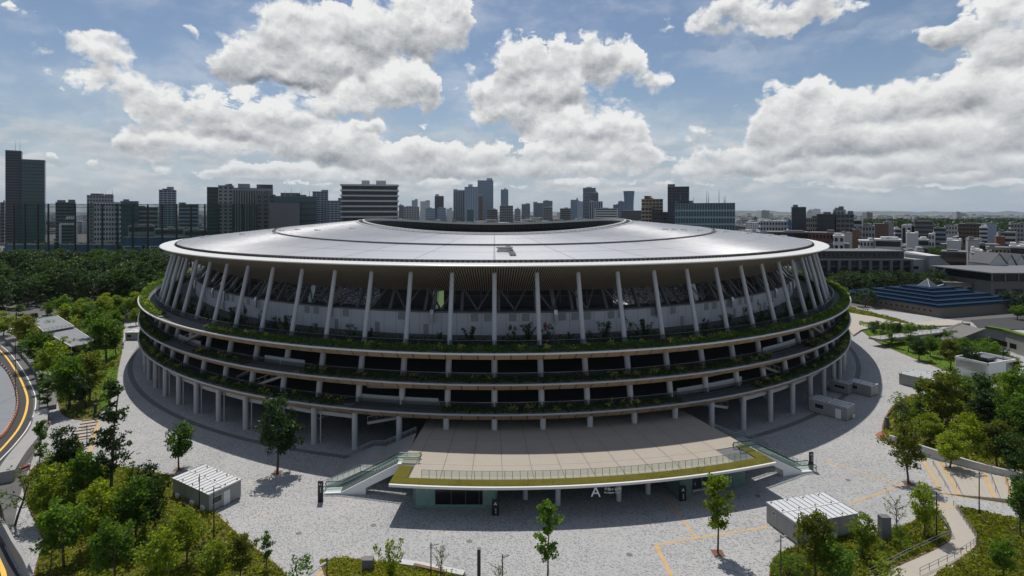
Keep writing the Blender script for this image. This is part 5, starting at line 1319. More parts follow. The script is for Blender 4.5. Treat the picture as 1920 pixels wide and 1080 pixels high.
# ------------------------------------------------------------------ single trees, by place
G1, G2, G3, G4, G5 = 'trees in the lower left grove', 'trees in the left grove by the lawn', 'trees in the right bed', 'trees on the lawn strip', 'street trees on the footpath'
for key, x, yb, yt, label, g_, w in [
 ('tall_a', 208, 938, 708, 'tallest slender dark tree rising from the lower left grove', G1, 1.0),
 ('round_a', 335, 880, 792, 'rounded green tree at the left shadow edge behind the cabin', None, .95),
 ('round_c', 520, 886, 744, 'dense dark upright tree on the plaza under the stadium edge', None, .92),
 ('round_c', 122, 905, 800, 'dark round headed tree at the back of the lower left grove', G1, .85),
 ('slim_a', 75, 885, 792, 'thin sparse sapling beside the red barriers', G5, .9),
 ('sparse_a', 28, 985, 858, 'open branched tree by the footpath at the left edge', G5, 1.2),
 ('sparse_a', 8, 1000, 900, 'small open tree half cut by the left edge', G5, 1.2),
 ('round_a', 165, 950, 838, 'green tree left of the tallest one in the grove', G1, .9),
 ('round_b', 100, 975, 872, 'yellowish tree at the left border of the grove', G1, 1.1),
 ('round_c', 275, 962, 870, 'dark tree behind the cabin corner in the grove', G1, 1.0),
 ('round_a', 252, 1020, 888, 'tree with a pale trunk in the middle of the grove', G1, .9),
 ('round_b', 180, 1030, 905, 'bright yellow green tree in the middle of the grove', G1, 1.0),
 ('round_c', 292, 1000, 895, 'dark tree right in the grove before the cabin wall', G1, .8),
 ('round_a', 120, 1065, 935, 'broad green tree near the bottom left of the grove', G1, 1.1),
 ('round_b', 350, 1062, 955, 'sunlit tree right of the grove below the lamp', G1, .95),
 ('sparse_a', 95, 1085, 1005, 'small open tree at the bottom left fence', G1, 1.3),
 ('round_a', 215, 1100, 970, 'green tree cut by the bottom edge in the grove', G1, 1.0),
 ('round_b', 300, 1110, 990, 'yellow green tree cut by the bottom edge', G1, 1.0),
 ('round_d', 450, 1095, 1002, 'dark olive tree at the right tip of the grove', G1, .9),
 ('slim_s', 501, 1068, 996, 'staked young tree at the tip of the grove', G1, 1.0),
 ('round_b', 400, 1100, 1015, 'low bright tree between lamp and olive tree', G1, 1.1),
 ('shrub_a', 560, 1100, 1046, 'rounded bush at the bottom edge left of the path', None, 1.2),
 ('slim_a', 1026, 1092, 944, 'slender two tiered plaza tree at the bottom centre', None, 1.1),
 ('slim_b', 1346, 1037, 886, 'slender yellow green plaza tree in front of the ticket booth', None, 1.0),
 ('airy_y', 732, 1085, 1014, 'thin upright bush in the lower centre bed', None, .8),
 ('sparse_b', 826, 1085, 1006, 'sparse yellowish tree beside the bench', None, 1.0),
 ('sparse_b', 935, 1105, 1045, 'sparse twig bush at the bottom edge right of the column', None, 1.2),
 ('round_d', 1703, 906, 798, 'tree with clear trunk at the top of the garden steps', None, .85),
 ('sparse_b', 1683, 1000, 914, 'nearly bare staked tree behind the grey monolith', None, .9),
 ('round_b', 1733, 1006, 908, 'yellow green tree between monolith and lamp post', None, .8),
 ('round_d', 1530, 1088, 962, 'olive tree leaning over the lower right cabin', None, .9),
 ('round_b', 1618, 1045, 962, 'bright bushy tree at the right corner of the lower cabin', None, .9),
 ('round_a', 1570, 1110, 1010, 'green tree at the bottom edge below the right cabin', None, 1.1),
 ('shrub_a', 1478, 1095, 1046, 'low bush at the bottom edge left of the right cabin bed', None, 1.4),
 ('shrub_b', 1660, 1090, 1040, 'low yellow bush right of the lower right cabin', None, 1.4),
 ('round_a', 1880, 1085, 1005, 'young tree in the sunny bed at the lower right', None, .9),
 ('round_a', 1915, 1010, 888, 'staked tree cut by the right edge above the lawn', None, .7),
 # right bed
 ('sparse_a', 1690, 805, 735, 'nearly leafless tree at the plaza corner of the right bed', G3, 1.2),
 ('tall_b', 1722, 800, 722, 'cone shaped dark tree at the front of the right bed', G3, 1.2),
 ('round_d', 1768, 812, 700, 'broad olive tree in front of the sunny cabin', G3, 1.1),
 ('round_b', 1742, 835, 775, 'yellow bush tree above the curved wall', G3, 1.3),
 ('round_b', 1812, 865, 775, 'bright round tree in the middle of the right bed', G3, .9),
 ('round_c', 1850, 815, 730, 'dark tree in the middle of the right bed', G3, 1.1),
 ('round_d', 1870, 880, 790, 'brownish tree near the end of the curved wall', G3, 1.0),
 ('round_a', 1900, 850, 740, 'green tree at the right edge of the bed', G3, 1.0),
 ('round_a', 1800, 775, 695, 'green tree behind the sunny cabin sign', G3, 1.1),
 ('round_c', 1838, 770, 700, 'dark tree left of the small white building', G3, 1.0),
 ('round_b', 1880, 775, 700, 'yellow green tree before the small white building', G3, 1.1),
 ('round_b', 1780, 880, 812, 'low bright tree leaning over the curved wall', G3, 1.2),
 ('round_a', 1918, 800, 690, 'tree cut by the right edge beside the white building', G3, 1.0),
 ('round_c', 1905, 900, 815, 'dark bush tree at the right edge above the wall', G3, 1.1),
 # lawn strip
 ('slim_a', 1655, 640, 608, 'small slender tree at the far tip of the lawn strip', G4, 1.2),
 ('tall_b', 1673, 652, 606, 'narrow dark tree, first on the lawn strip', G4, 1.3),
 ('tall_b', 1703, 660, 608, 'narrow dark tree, second on the lawn strip', G4, 1.3),
 ('round_c', 1723, 676, 632, 'low dark tree in the middle of the lawn strip', G4, 1.2),
 ('round_a', 1745, 670, 628, 'green tree behind the middle of the lawn strip', G4, 1.1),
 ('round_d', 1782, 692, 636, 'olive tree near the right end of the lawn strip', G4, 1.1),
 ('round_a', 1803, 675, 632, 'green tree before the concrete ramp', G4, 1.2),
 ('round_c', 1818, 705, 650, 'dark tree at the right end of the lawn strip', G4, 1.1),
 ('round_a', 1857, 690, 640, 'rounded tree before the weathered wall', G4, 1.1),
 ('round_d', 1900, 705, 668, 'low tree behind the small white building', G4, 1.2),
 ('round_a', 1908, 600, 572, 'bush on the weathered wall terrace', G4, 1.6),
 # left grove
 ('round_a', 128, 768, 662, 'large green tree at the front of the left grove', G2, 1.15),
 ('round_d', 168, 752, 662, 'olive tree standing on the left lawn', G2, 1.0),
 ('round_c', 148, 772, 700, 'dark tree just behind the black pillar', G2, 1.1),
 ('round_b', 100, 715, 640, 'yellow green tree at the road side of the left grove', G2, 1.2),
 ('round_a', 75, 690, 618, 'green tree beside the nearer shelter', G2, 1.3),
 ('round_d', 45, 655, 592, 'olive tree left of the shelters', G2, 1.2),
 ('tall_b', 35, 640, 570, 'bluish conical tree left of the far shelter', G2, 1.6),
 ('round_b', 5, 635, 585, 'yellowish tree at the left edge of the grove', G2, 1.2),
 ('round_a', 200, 682, 590, 'tall green tree right of the shelters', G2, 1.0),
 ('slim_a', 218, 668, 585, 'slender tree at the walkway edge of the lawn', G2, 1.0),
 ('round_a', 180, 650, 578, 'green tree behind the nearer shelter', G2, 1.1),
 ('round_d', 185, 640, 600, 'small reddish olive tree behind the shelters', G2, 1.2),
 ('sparse_a', 106, 668, 640, 'open small tree before the nearer shelter roof', G2, 1.3),
 ('round_b', 195, 600, 556, 'bright tree at the end of the left walkway', G2, 1.2),
 ('round_a', 128, 598, 566, 'dark green tree behind the far shelter', G2, 1.3),
 ('round_b', 150, 605, 562, 'bright tree right of the parked cars', G2, 1.1),
 ('round_a', 225, 592, 555, 'tree at the far end of the walkway by the cabin', G2, 1.2),
 ('round_b', 252, 600, 548, 'bright tree touching the left edge of the terraces', G2, 1.1),
 ('slim_a', 68, 708, 672, 'street tree on the footpath, first below the bend', G5, 1.4),
 ('slim_a', 78, 738, 700, 'street tree on the footpath, second below the bend', G5, 1.4),
 ('slim_a', 88, 775, 716, 'street tree at the end of the dark parapet', G5, 1.6),
 ('slim_a', 40, 672, 640, 'street tree high on the footpath beside the parapet', G5, 1.4),
 ('conifer', 107, 497, 452, 'dark conifer before the blue stands, leftmost of the row', 'conifers before the blue stands', 1.5),
 ('conifer', 181, 497, 458, 'dark conifer before the blue stands, second of the row', 'conifers before the blue stands', 1.5),
 ('conifer', 225, 497, 457, 'dark conifer before the blue stands, third of the row', 'conifers before the blue stands', 1.5),
 ('conifer', 269, 497, 458, 'dark conifer before the blue stands, nearest the roof brim', 'conifers before the blue stands', 1.5)]:
    plant_px(key, x, yb, yt, label, g_, w)
# dense bushes that fill the beds
def nth(i):
    return f"{i}{'th' if 10 <= i % 100 <= 20 else {1: 'st', 2: 'nd', 3: 'rd'}.get(i % 10, 'th')}"
def number_labels(objs):
    """same-looking neighbours are told apart by their order from the left"""
    objs.sort(key=lambda o: o.location.x / o.location.y)
    for i, o in enumerate(objs): o['label'] = o['label'] + f', {nth(i + 1)} from the left'
rr = random.Random(77)
def fill(pts, n, keys, h0, h1, label, group):
    P = [at(x, y) for x, y in pts]; xs = [p.x for p in P]; ys = [p.y for p in P]; c = 0; t_ = 0; made = []
    while c < n and t_ < n * 30:
        t_ += 1; x, y = rr.uniform(min(xs), max(xs)), rr.uniform(min(ys), max(ys)); ins = False; j = len(P) - 1
        for i in range(len(P)):
            if (P[i].y > y) != (P[j].y > y) and x < (P[j].x - P[i].x) * (y - P[i].y) / (P[j].y - P[i].y) + P[i].x: ins = not ins
            j = i
        if ins: made.append(plant(rr.choice(keys), Vector((x, y, .08)), rr.uniform(h0, h1), label, group, 1.15)); c += 1
    number_labels(made)
fill([(85,880),(240,890),(320,930),(330,990),(430,1070),(120,1075),(80,980)], 46, ['shrub_a', 'shrub_b', 'shrub_d', 'airy_y'], 1.6, 3.6, 'leafy bush among the trees of the lower left grove', 'bushes of the lower left grove')
fill([(60,640),(150,600),(215,600),(160,660),(150,760),(115,765),(95,700)], 34, ['shrub_a', 'shrub_d', 'airy_y', 'shrub_b'], 2.5, 5.0, 'leafy bush among the trees of the left grove', 'bushes of the left grove')
fill([(1680,770),(1720,755),(1905,720),(1905,870),(1800,850),(1690,825)], 52, ['shrub_a', 'shrub_b', 'shrub_d', 'shrub_b'], 1.8, 4.2, 'leafy bush among the trees of the right bed', 'bushes of the right bed')
fill([(1460,1060),(1600,1015),(1760,980),(1770,1010),(1640,1075),(1480,1100)], 24, ['shrub_a', 'shrub_b'], 1.0, 2.0, 'leafy bush in the bed below the lower right cabin', 'bushes below the lower right cabin')
fill([(1620,612),(1700,618),(1790,634),(1890,660),(1870,705),(1760,662),(1650,636)], 95, ['shrub_d', 'shrub_a', 'airy_d'], 2.0, 4.2, 'leafy bush behind the lawn strip', 'bushes behind the lawn strip')
# park wood to the left, woods to the right
def wood(n, region, h0, h1, keys, label, group, seed, mind=8.0):
    r2 = random.Random(seed); done = []; made = []; t_ = 0
    while len(done) < n and t_ < 6000:
        t_ += 1; p = region(r2)
        if p is None or any((p - q).length < mind for q in done): continue
        done.append(p); made.append(plant(r2.choice(keys), p, r2.uniform(h0, h1), label, group, r2.uniform(1.0, 1.3)))
    number_labels(made)
def reg_left(r2):
    Y = r2.uniform(238, 400); x = r2.uniform(-40, 330); X = px(x, Y)
    if Y < 262 and x > 60: return None
    if ((X) / 150) ** 2 + ((Y - 254) / 172) ** 2 < 1: return None
    return Vector((X, Y, 0))
wood(120, reg_left, 10, 21, ['forest_a', 'forest_b', 'forest_c', 'forest_c'], 'broad tree in the dense park wood left of the stadium', 'trees of the left park wood', 5, 6.6)
wood(14, lambda r2: Vector((px(x := r2.uniform(60, 260), Y := r2.uniform(215, 240)), Y, 0)), 6, 10, ['forest_l', 'round_b', 'round_a'], 'light green tree along the front of the left park wood', 'light trees before the left wood', 6, 5.0)
def reg_right(r2):
    Y = r2.uniform(255, 345); x = r2.uniform(1548, 1660); X = px(x, Y)
    if ((X) / 150) ** 2 + ((Y - 254) / 172) ** 2 < 1 or (X > 178 and Y < 290): return None
    return Vector((X, Y, 0))
wood(30, reg_right, 8, 12, ['forest_c'], 'dark tree in the shaded wood right of the stadium', 'trees of the shaded right wood', 8, 6.5)  # darkest leaves only: cloud shade over this wood is in their colour
wood(20, lambda r2: Vector((px(r2.uniform(1640, 1830), Y := r2.uniform(300, 335)), Y, 0)), 8, 12, ['forest_c'], 'dark tree in the row behind the blue stepped roof', 'trees behind the blue stepped roof', 9, 6.5)
wood(14, lambda r2: Vector((px(r2.uniform(1725, 1840), Y := r2.uniform(430, 520)), Y, 0)), 13, 17, ['forest_c', 'forest_a'], 'dark tree among the houses on the right', 'trees among the houses on the right', 10, 8)
wood(5, lambda r2: Vector((px(r2.uniform(1890, 1960), Y := r2.uniform(235, 255)), Y, 0)), 7, 10, ['forest_c'], 'dark tree at the right edge before the long pavilion', 'trees before the long pavilion', 12, 6)
number_labels(BARS)
# ------------------------------------------------------------------ buildings
for nm, c, r_, mt in (('b_grey', (.28, .285, .29), .7, 0), ('b_midgrey', (.14, .144, .15), .7, 0), ('b_dark', (.06, .063, .07), .5, 0), ('b_white', (.52, .52, .515), .7, 0), ('b_beige', (.46, .42, .36), .7, 0),  # b_white and b_grey lowered, cloud shade over the right town in the colour
                      ('b_brown', (.14, .085, .055), .75, 0), ('b_brick', (.16, .065, .04), .75, 0), ('b_blue', (.10, .16, .23), .3, 0), ('b_teal', (.03, .085, .085), .2, 0), ('b_navy', (.02, .03, .045), .22, 0), ('b_bluegrey', (.25, .30, .36), .6, 0), ('b_cyan', (.05, .16, .30), .5, 0), ('b_tan', (.36, .29, .21), .75, 0), ('b_redroof', (.5, .06, .03), .6, 0)):  # b_blue made paler and bluer, far haze put into the colour
    mat(nm, c, r_, var=.06, vs=.06, dirt=.10, streak=True)
mat('b_window', (.018, .022, .027), .18, var=.1, vs=.05)
mat('b_window_pale', (.10, .125, .15), .15, var=.1, vs=.05)
def building(x0, x1, yt, Y, dp, wm, style, nf, nc, label, roof=1, z0=0.0, rz=0.0, name=None, wmat='b_window', rm='b_midgrey', cat='building'):
    xa, xb = px(x0, Y), px(x1, Y); az = atan2((xa + xb) / 2, Y); W_ = (xb - xa) * cos(az); rz -= az * .92; zt = pz(yt, Y); h = zt - z0     # fronts look down the avenues that run to the park
    K = thing(name or ('tower' if h > 60 else 'building'), label, cat, ((xa + xb) / 2, Y, z0), rz)
    w = W_ / 2; MB().box(-w, w, 0, dp, 0, h).build('wall', wm, K)
    fh = h / nf; q = MB(); e = .12 + W_ * .002
    fy = [(-1, W_, lambda u, v, z, t: q.box(-w + u, -w + v, -e, e, z, t)), (0, dp, lambda u, v, z, t: q.box(-w - e, -w + e, u, v, z, t)), (1, dp, lambda u, v, z, t: q.box(w - e, w + e, u, v, z, t))]
    for sd, ln, put in fy:
        if sd == 0 and xa + xb < 0 or sd == 1 and xa + xb > 0: continue
        m_ = nc if sd == -1 else max(2, round(nc * dp / W_))
        for f in range(nf):
            z = f * fh
            if style == 'grid':
                for c in range(m_): put(ln * (c + .22) / m_, ln * (c + .78) / m_, z + fh * .30, z + fh * .80)
            elif style in ('bands', 'slabs'): put(ln * .03, ln * .97, z + fh * .34, z + fh * .88)
            elif style == 'split':
                for c in range(m_): put(ln * (c + .10) / m_, ln * (c + .90) / m_, z + fh * .30, z + fh * .85)
        if style == 'fins':
            for c in range(m_): put(ln * (c + .25) / m_, ln * (c + .8) / m_, fh * .3, h - fh * .5)
    if style == 'glass':
        q = MB()
        for f in range(1, nf): q.box(-w - .15, w + .15, -.15, dp + .15, f * fh - fh * .13, f * fh + fh * .13)
        for c in range(nc + 1): x = -w + W_ * c / nc; q.box(x - .18, x + .18, -.2, .1, 0, h)
        q.build('facade_grid', wmat, K, kind='stuff')
    elif style == 'slabs':
        for f in range(nf + 1): MB().box(-w - W_ * .025, w + W_ * .025, -1.6, dp + 1.0, f * fh - fh * .16, f * fh + fh * .12).build('balcony_slab', 'b_white', K)
        q.build('window_bands', wmat, K, kind='stuff')
    elif q.f: q.build('windows', wmat, K, kind='stuff')
    r = MB().box(-w - .2, w + .2, -.2, dp + .2, h, h + max(.5, h * .012)).build('roof', rm, K)
    rr = random.Random(int(x0 * 7 + yt)); ph = max(1.6, h * .05)
    for i in range(roof):
        c = rr.uniform(-.45, .45) * W_; ww = W_ * rr.uniform(.10, .26); MB().box(max(-w, c - ww), min(w, c + ww), dp * .2, dp * .7, h + .3, h + .3 + ph * rr.uniform(.6, 1.6)).build('roof_plant', wm if i % 2 else rm, r)
    return K, w, h, dp
def masts(K, spots, h, m='steel'):
    for x, ln in spots: MB().tube((x, 6, h), (x, 6, h + ln), .35, .12, n=6).build('antenna', m, K)
# skyline to the left
K, w, h, d = building(10, 40, 284, 800, 30, 'b_dark', 'bands', 34, 6, 'tallest dark slab tower with two antennas at the left edge', 0, wmat='b_navy'); masts(K, ((2, 16), (7, 16)), h)
building(40.5, 84, 301, 810, 36, 'b_teal', 'glass', 24, 8, 'green glass tower attached to the dark slab at the left edge', 0, wmat='b_navy')
building(0, 8, 380, 820, 20, 'b_midgrey', 'grid', 12, 3, 'grey block cut by the left edge before the slab tower')
building(104, 141, 380, 760, 26, 'b_midgrey', 'bands', 13, 6, 'grey office block with stepped top right of the green tower', 2)
K, w, h, d = building(163, 212, 367, 760, 30, 'b_grey', 'grid', 15, 9, 'light grey block with antennas on its stepped roof', 3, wmat='b_window'); masts(K, ((2, 9), (6, 8), (14, 10)), h)
building(176, 225, 380, 640, 28, 'b_white', 'grid', 10, 9, 'white office block with square windows behind the net', 0)
building(226, 259, 378, 700, 28, 'b_teal', 'glass', 10, 5, 'dark green block behind the golf net', 1, wmat='b_navy')
building(259, 296, 389, 720, 28, 'b_grey', 'bands', 9, 6, 'low grey block between green block and grey tower', 1)
building(298, 330, 357, 900, 28, 'b_bluegrey', 'split', 22, 4, 'lone grey residential tower above the golf net', 2)
building(335, 372, 384, 820, 30, 'b_bluegrey', 'bands', 10, 6, 'wide low grey block right of the lone tower', 2)
building(388, 409, 352, 620, 40, 'b_dark', 'split', 18, 5, 'dark wing of the large complex left of the roof', 0)
building(409, 437, 349, 615, 44, 'b_grey', 'grid', 18, 3, 'light grey middle wing of the large complex', 2)
building(437, 512, 354, 625, 44, 'b_grey', 'fins', 18, 16, 'long ribbed wing of the large complex', 3)
building(480, 516, 366, 600, 30, 'b_midgrey', 'grid', 14, 3, 'grey wing in front of the ribbed complex', 1)
K, w, h, d = building(513, 594, 369, 560, 36, 'b_teal', 'glass', 10, 14, 'dark green glass block with roof masts left of the banded tower', 2, wmat='b_navy'); masts(K, ((-10, 7), (-4, 9), (6, 7), (14, 7)), h)
building(505, 562, 381, 535, 24, 'b_midgrey', 'none', 8, 6, 'plain grey wall block before the green glass block', 0)
building(586, 615, 360, 900, 28, 'b_bluegrey', 'split', 22, 4, 'slim grey tower beside the green glass block', 2)
building(612, 641, 377, 880, 28, 'b_bluegrey', 'split', 17, 4, 'lower grey tower left of the banded apartment', 1)
K, w, h, d = building(641, 746, 347, 600, 34, 'b_dark', 'slabs', 13, 10, 'wide apartment tower with white balcony bands behind the roof', 0, name='tower')
for a, b in ((-.30, -.02), (.22, .58)): MB().box(w * a * 1.0, w * b, 6, 24, h + .5, h + 5.5).build('roof_plant', 'b_white', K)
# skyline in the middle
sky = [(748,757,385,'b_midgrey','grid','small grey tower just right of the banded apartment'),(772,783,376,'b_bluegrey','none','thin bluish tower over the roof opening, leftmost'),(757,786,388,'b_grey','grid','grey block with white balconies right of the banded apartment'),
 (788,806,378,'b_white','none','white block with recessed front in the middle skyline'),(815,832,368,'b_dark','fins','dark ribbed tower with pale stripes'),(798,816,391,'b_blue','glass','dark blue low block before the white block'),(820,836,390,'b_blue','glass','dark blue low block below the ribbed tower'),
 (837,848,392,'b_white','none','small white block right of the blue ones'),(850,871,357,'b_bluegrey','fins','pale tower with wavy vertical fins'),(871,897,351,'b_blue','fins','blue glass tower with pale edge in the main cluster'),(895.5,925,339,'b_blue','glass','tallest glass tower of the main cluster'),
 (888,905,368,'b_brown','grid','slim brownish apartment tower before the tallest one'),(867,888,384,'b_bluegrey','bands','wide grey base block of the main cluster'),(876,888,393,'b_teal','none','pale green block at the foot of the cluster'),(913,933,393,'b_midgrey','bands','grey block at the foot of the tallest tower'),
 (939,953,356,'b_blue','glass','rounded dark tower standing alone right of the cluster'),(937,962,386,'b_midgrey','grid','grey base below the rounded tower'),(978,994,383,'b_bluegrey','bands','small bluish block in the gap of the skyline'),(1000,1022,381,'b_bluegrey','bands','pale wide block in the gap of the skyline'),(1018,1036,377,'b_bluegrey','bands','taller pale block joined to the wide one'),
 (1020,1036,389,'b_midgrey','grid','brown grey block before the pale pair'),(965,976,392,'b_grey','grid','small grey block left of the gap'),(1050,1070,391,'b_midgrey','bands','low dark row left of the blue tower'),(1070,1084,375,'b_blue','glass','small blue tower left of the dark pair'),(1083,1093,378,'b_bluegrey','none','grey slab beside the small blue tower'),
 (1093,1117,353,'b_navy','glass','tall dark glass tower of the right cluster'),(1108,1122,362,'b_dark','none','black block stepped against the dark glass tower'),(1105,1130,378,'b_bluegrey','fins','pale ribbed block before the dark glass tower'),(1115,1158,391,'b_white','bands','long white banded office block'),(1150,1160,384,'b_midgrey','none','small dark block on the white office roof line'),
 (1159,1171,378,'b_blue','none','blue slab left of the flared tower'),(1164,1203,395,'b_dark','bands','dark low block below the flared tower')]
for i, (x0, x1, yt, wm, st, lb) in enumerate(sky):
    building(x0, x1, yt, 2600 - (i % 5) * 130 if yt < 386 else 1500 + (i % 4) * 90, 60 if yt < 386 else 36, wm, st, 24 if yt < 386 else 9, 6, lb, 1, rm='b_bluegrey', wmat='b_window' if wm not in ('b_blue', 'b_navy') else 'b_bluegrey')
def flared_tower():
    Y = 2300; xa, xb = px(1170, Y), px(1193, Y); z1 = pz(358, Y); K = thing('flared_tower', 'glass tower flaring outward at its top', 'building', ((xa + xb) / 2, Y, 0)); r = (xb - xa) / 2; n = 20; rows = []
    for i in range(9):
        u = i / 8; k = 1.0 - .28 * sin(pi * min(1, u * .62 + .19)) + .12 * max(0, u - .6); rows.append([(r * k * cos(2 * pi * j / n), 20 + r * k * sin(2 * pi * j / n), z1 * u) for j in range(n + 1)])
    q = MB(); q.sweep(rows); q.build('wall', 'b_blue', K); q = MB(); q.poly([p[:2] for p in rows[-1][:-1]], z1 - 2); q.build('roof', 'b_midgrey', K)
    q = MB()
    for j in range(n): 
        for a, b in zip(rows[:-1], rows[1:]): q.bar(a[j], b[j], .8, .8)
    q.build('facade_ribs', 'b_bluegrey', K, kind='stuff')
flared_tower()
building(1203, 1243, 374, 760, 26, 'b_tan', 'split', 14, 6, 'brown stepped apartment tower right of the roof opening', 3, rm='b_tan')
building(1203, 1222, 389, 745, 20, 'b_tan', 'split', 10, 3, 'lower front wing of the brown apartment tower', 0, rm='b_tan')
building(1222, 1254, 398, 740, 20, 'b_dark', 'grid', 8, 6, 'dark low block between brown and glass towers', 0)
building(1252, 1292, 351, 700, 30, 'b_navy', 'glass', 22, 5, 'dark glass tower with crane left of the gridded office', 1, wmat='b_dark')
K, w, h, d = building(1265, 1377, 382, 470, 26, 'b_teal', 'glass', 9, 22, 'wide glass office block with roof antennas behind the roof', 2, wmat='b_bluegrey'); masts(K, ((-20, 9), (-13, 12), (-9, 6), (2, 12), (3.5, 10), (12, 12), (16, 6), (17, 7)), h, 'b_grey')
# town to the right
for x0, x1, yt, Y, dp, wm, st, nf, nc, lb in [
 (1378,1398,425,900,20,'b_midgrey','grid',7,4,'small grey block right of the glass office'),(1398,1428,418,1000,24,'b_white','grid',7,7,'white gridded block behind the roof slope'),(1425,1475,415,620,26,'b_white','grid',6,9,'pale office block with square window grid'),
 (1478,1486,413,610,20,'b_cyan','none',6,3,'narrow bright blue block beside the black tower'),(1485,1511,389,560,26,'b_navy','glass',12,4,'black glass tower above the right town'),(1511,1532,409,600,26,'b_beige','grid',7,5,'beige gridded block right of the black tower'),(1513,1524,397,780,20,'b_white','none',8,3,'white block behind the beige gridded one'),
 (1532,1566,402,570,26,'b_navy','bands',9,6,'dark blue office block right of the beige one'),(1562,1583,394,580,24,'b_grey','fins',11,3,'slim grey tower with pale edges'),(1568,1601,402,560,24,'b_midgrey','split',9,4,'grey apartment block with balcony columns'),(1600,1616,413,590,22,'b_white','bands',6,3,'white block right of the grey apartments'),
 (1516,1562,437,420,22,'b_brick','grid',5,7,'red brick block with small bright windows'),(1563,1583,443,400,18,'b_white','grid',5,2,'white blank walled block beside the brick one'),(1583,1598,437,450,18,'b_beige','none',5,2,'beige roof tower behind the white blank block'),(1598,1612,431,470,16,'b_brown','none',5,2,'brown roof tower among the white blocks'),
 (1617,1640,424,560,22,'b_grey','grid',5,4,'grey block with small roof cabin'),(1640,1666,420,600,24,'b_brown','none',6,4,'brown windowless block with rounded top'),(1664,1676,418,620,20,'b_grey','none',6,2,'pale grey slab beside the brown block'),(1612,1638,452,440,20,'b_white','grid',4,4,'white block with roof tanks in front of the brown one'),
 (1640,1690,450,430,22,'b_white','bands',3,4,'white terraced block with wide balcony openings'),(1678,1690,430,640,20,'b_white','bands',5,3,'white banded block left of the slab pair'),(1690,1709,423,630,20,'b_white','fins',6,2,'white slab block with dark side stripes'),(1715,1750,415,620,26,'b_midgrey','bands',7,5,'dark grey block with long windows'),
 (1751,1774,428,640,22,'b_bluegrey','bands',5,3,'blue grey block with outside stairs'),(1773,1795,424,700,20,'b_grey','grid',5,4,'grey block right of the outside stairs'),(1797,1845,420,640,30,'b_brown','split',7,7,'large brown apartment block with pale roof tower'),(1837,1852,427,560,22,'b_white','bands',7,3,'white balcony block beside the brown apartments'),
 (1850,1869,419,600,22,'b_bluegrey','none',7,2,'blue grey tower block right of the balcony block'),(1871,1905,436,520,22,'b_beige','bands',5,4,'cream balcony block near the right edge'),(1895,1925,420,640,26,'b_grey','grid',6,5,'pale grey block cut by the right edge'),(1868,1885,444,480,16,'b_brick','none',4,2,'small dark red block before the cream one'),
 (1700,1722,438,470,18,'b_white','none',5,2,'white stair tower rising from low roofs'),(1715,1742,450,480,20,'b_white','bands',3,5,'low white block beside the stair tower'),(1741,1752,439,500,14,'b_white','grid',4,2,'small white house with square windows'),(1810,1838,448,470,20,'b_beige','grid',3,5,'cream low house before the brown apartments'),
 (1775,1802,452,460,20,'b_white','none',3,4,'white low house with pale roof'),(1836,1875,459,430,20,'b_midgrey','bands',3,5,'grey low block before the balcony block'),(1850,1895,465,390,20,'b_tan','grid',3,6,'ochre low building near the right edge'),(1893,1925,463,370,20,'b_white','bands',3,4,'white house with long balconies at the right edge'),
 (1815,1836,451,410,18,'b_grey','none',4,2,'narrow grey house in front of the trees'),(1822,1843,470,395,18,'b_white','none',3,2,'small pale house right of the dark trees'),
 (1545,1592,458,410,22,'b_midgrey','none',3,8,'flat dark roofed building behind the long dark block'),(1440,1520,436,470,30,'b_dark','bands',4,12,'long dark flat roofed building touching the roof brim'),
 (1700,1733,471,370,24,'b_grey','bands',4,4,'grey block behind the slanted roof building'),(1765,1812,473,375,20,'b_brown','bands',3,8,'long low brown building with white windows'),(1822,1845,476,350,18,'b_grey','none',3,3,'plain grey house before the narrow one'),(1842,1862,478,350,18,'b_grey','none',3,3,'plain grey house left of the gabled houses')]:
    building(x0, x1, yt, Y, dp, wm, st, nf, nc, lb, 2 if wm in ('b_white', 'b_grey') else 1, rm='b_white' if wm == 'b_white' else 'b_midgrey', rz=random.uniform(-.12, .12))
# small houses crowded between the larger blocks
rr = random.Random(99); small = []
for i in range(95):
    Y = rr.uniform(372, 620); x = rr.uniform(1550, 1935); wpx = rr.uniform(9, 20) * 430 / Y; zt = rr.uniform(6.0, 12.5) + (Y - 370) * .012
    yt = HY + F * (H - zt) / Y
    wm = rr.choices(['b_white', 'b_grey', 'b_beige', 'b_midgrey', 'b_bluegrey', 'b_brown', 'b_tan'], [5, 4, 2, 3, 2, 1.5, 1])[0]
    small.append(building(x - wpx / 2, x + wpx / 2, yt, Y, rr.uniform(8, 13), wm, rr.choice(['grid', 'bands', 'split', 'grid', 'none']), max(2, int(zt / 3.1)), rr.randint(2, 5), 'small ' + {'b_white': 'white', 'b_grey': 'light grey', 'b_beige': 'cream', 'b_midgrey': 'grey', 'b_bluegrey': 'bluish', 'b_brown': 'brown', 'b_tan': 'tan'}[wm] + ' town house beyond the long dark block', rr.randint(0, 2), rm=rr.choice(['b_white', 'b_grey', 'b_midgrey', 'b_bluegrey']), rz=rr.uniform(-.3, .3), name='town_house', cat='house')[0])
for o in small: o['group'] = 'small town houses on the right'
number_labels(small)
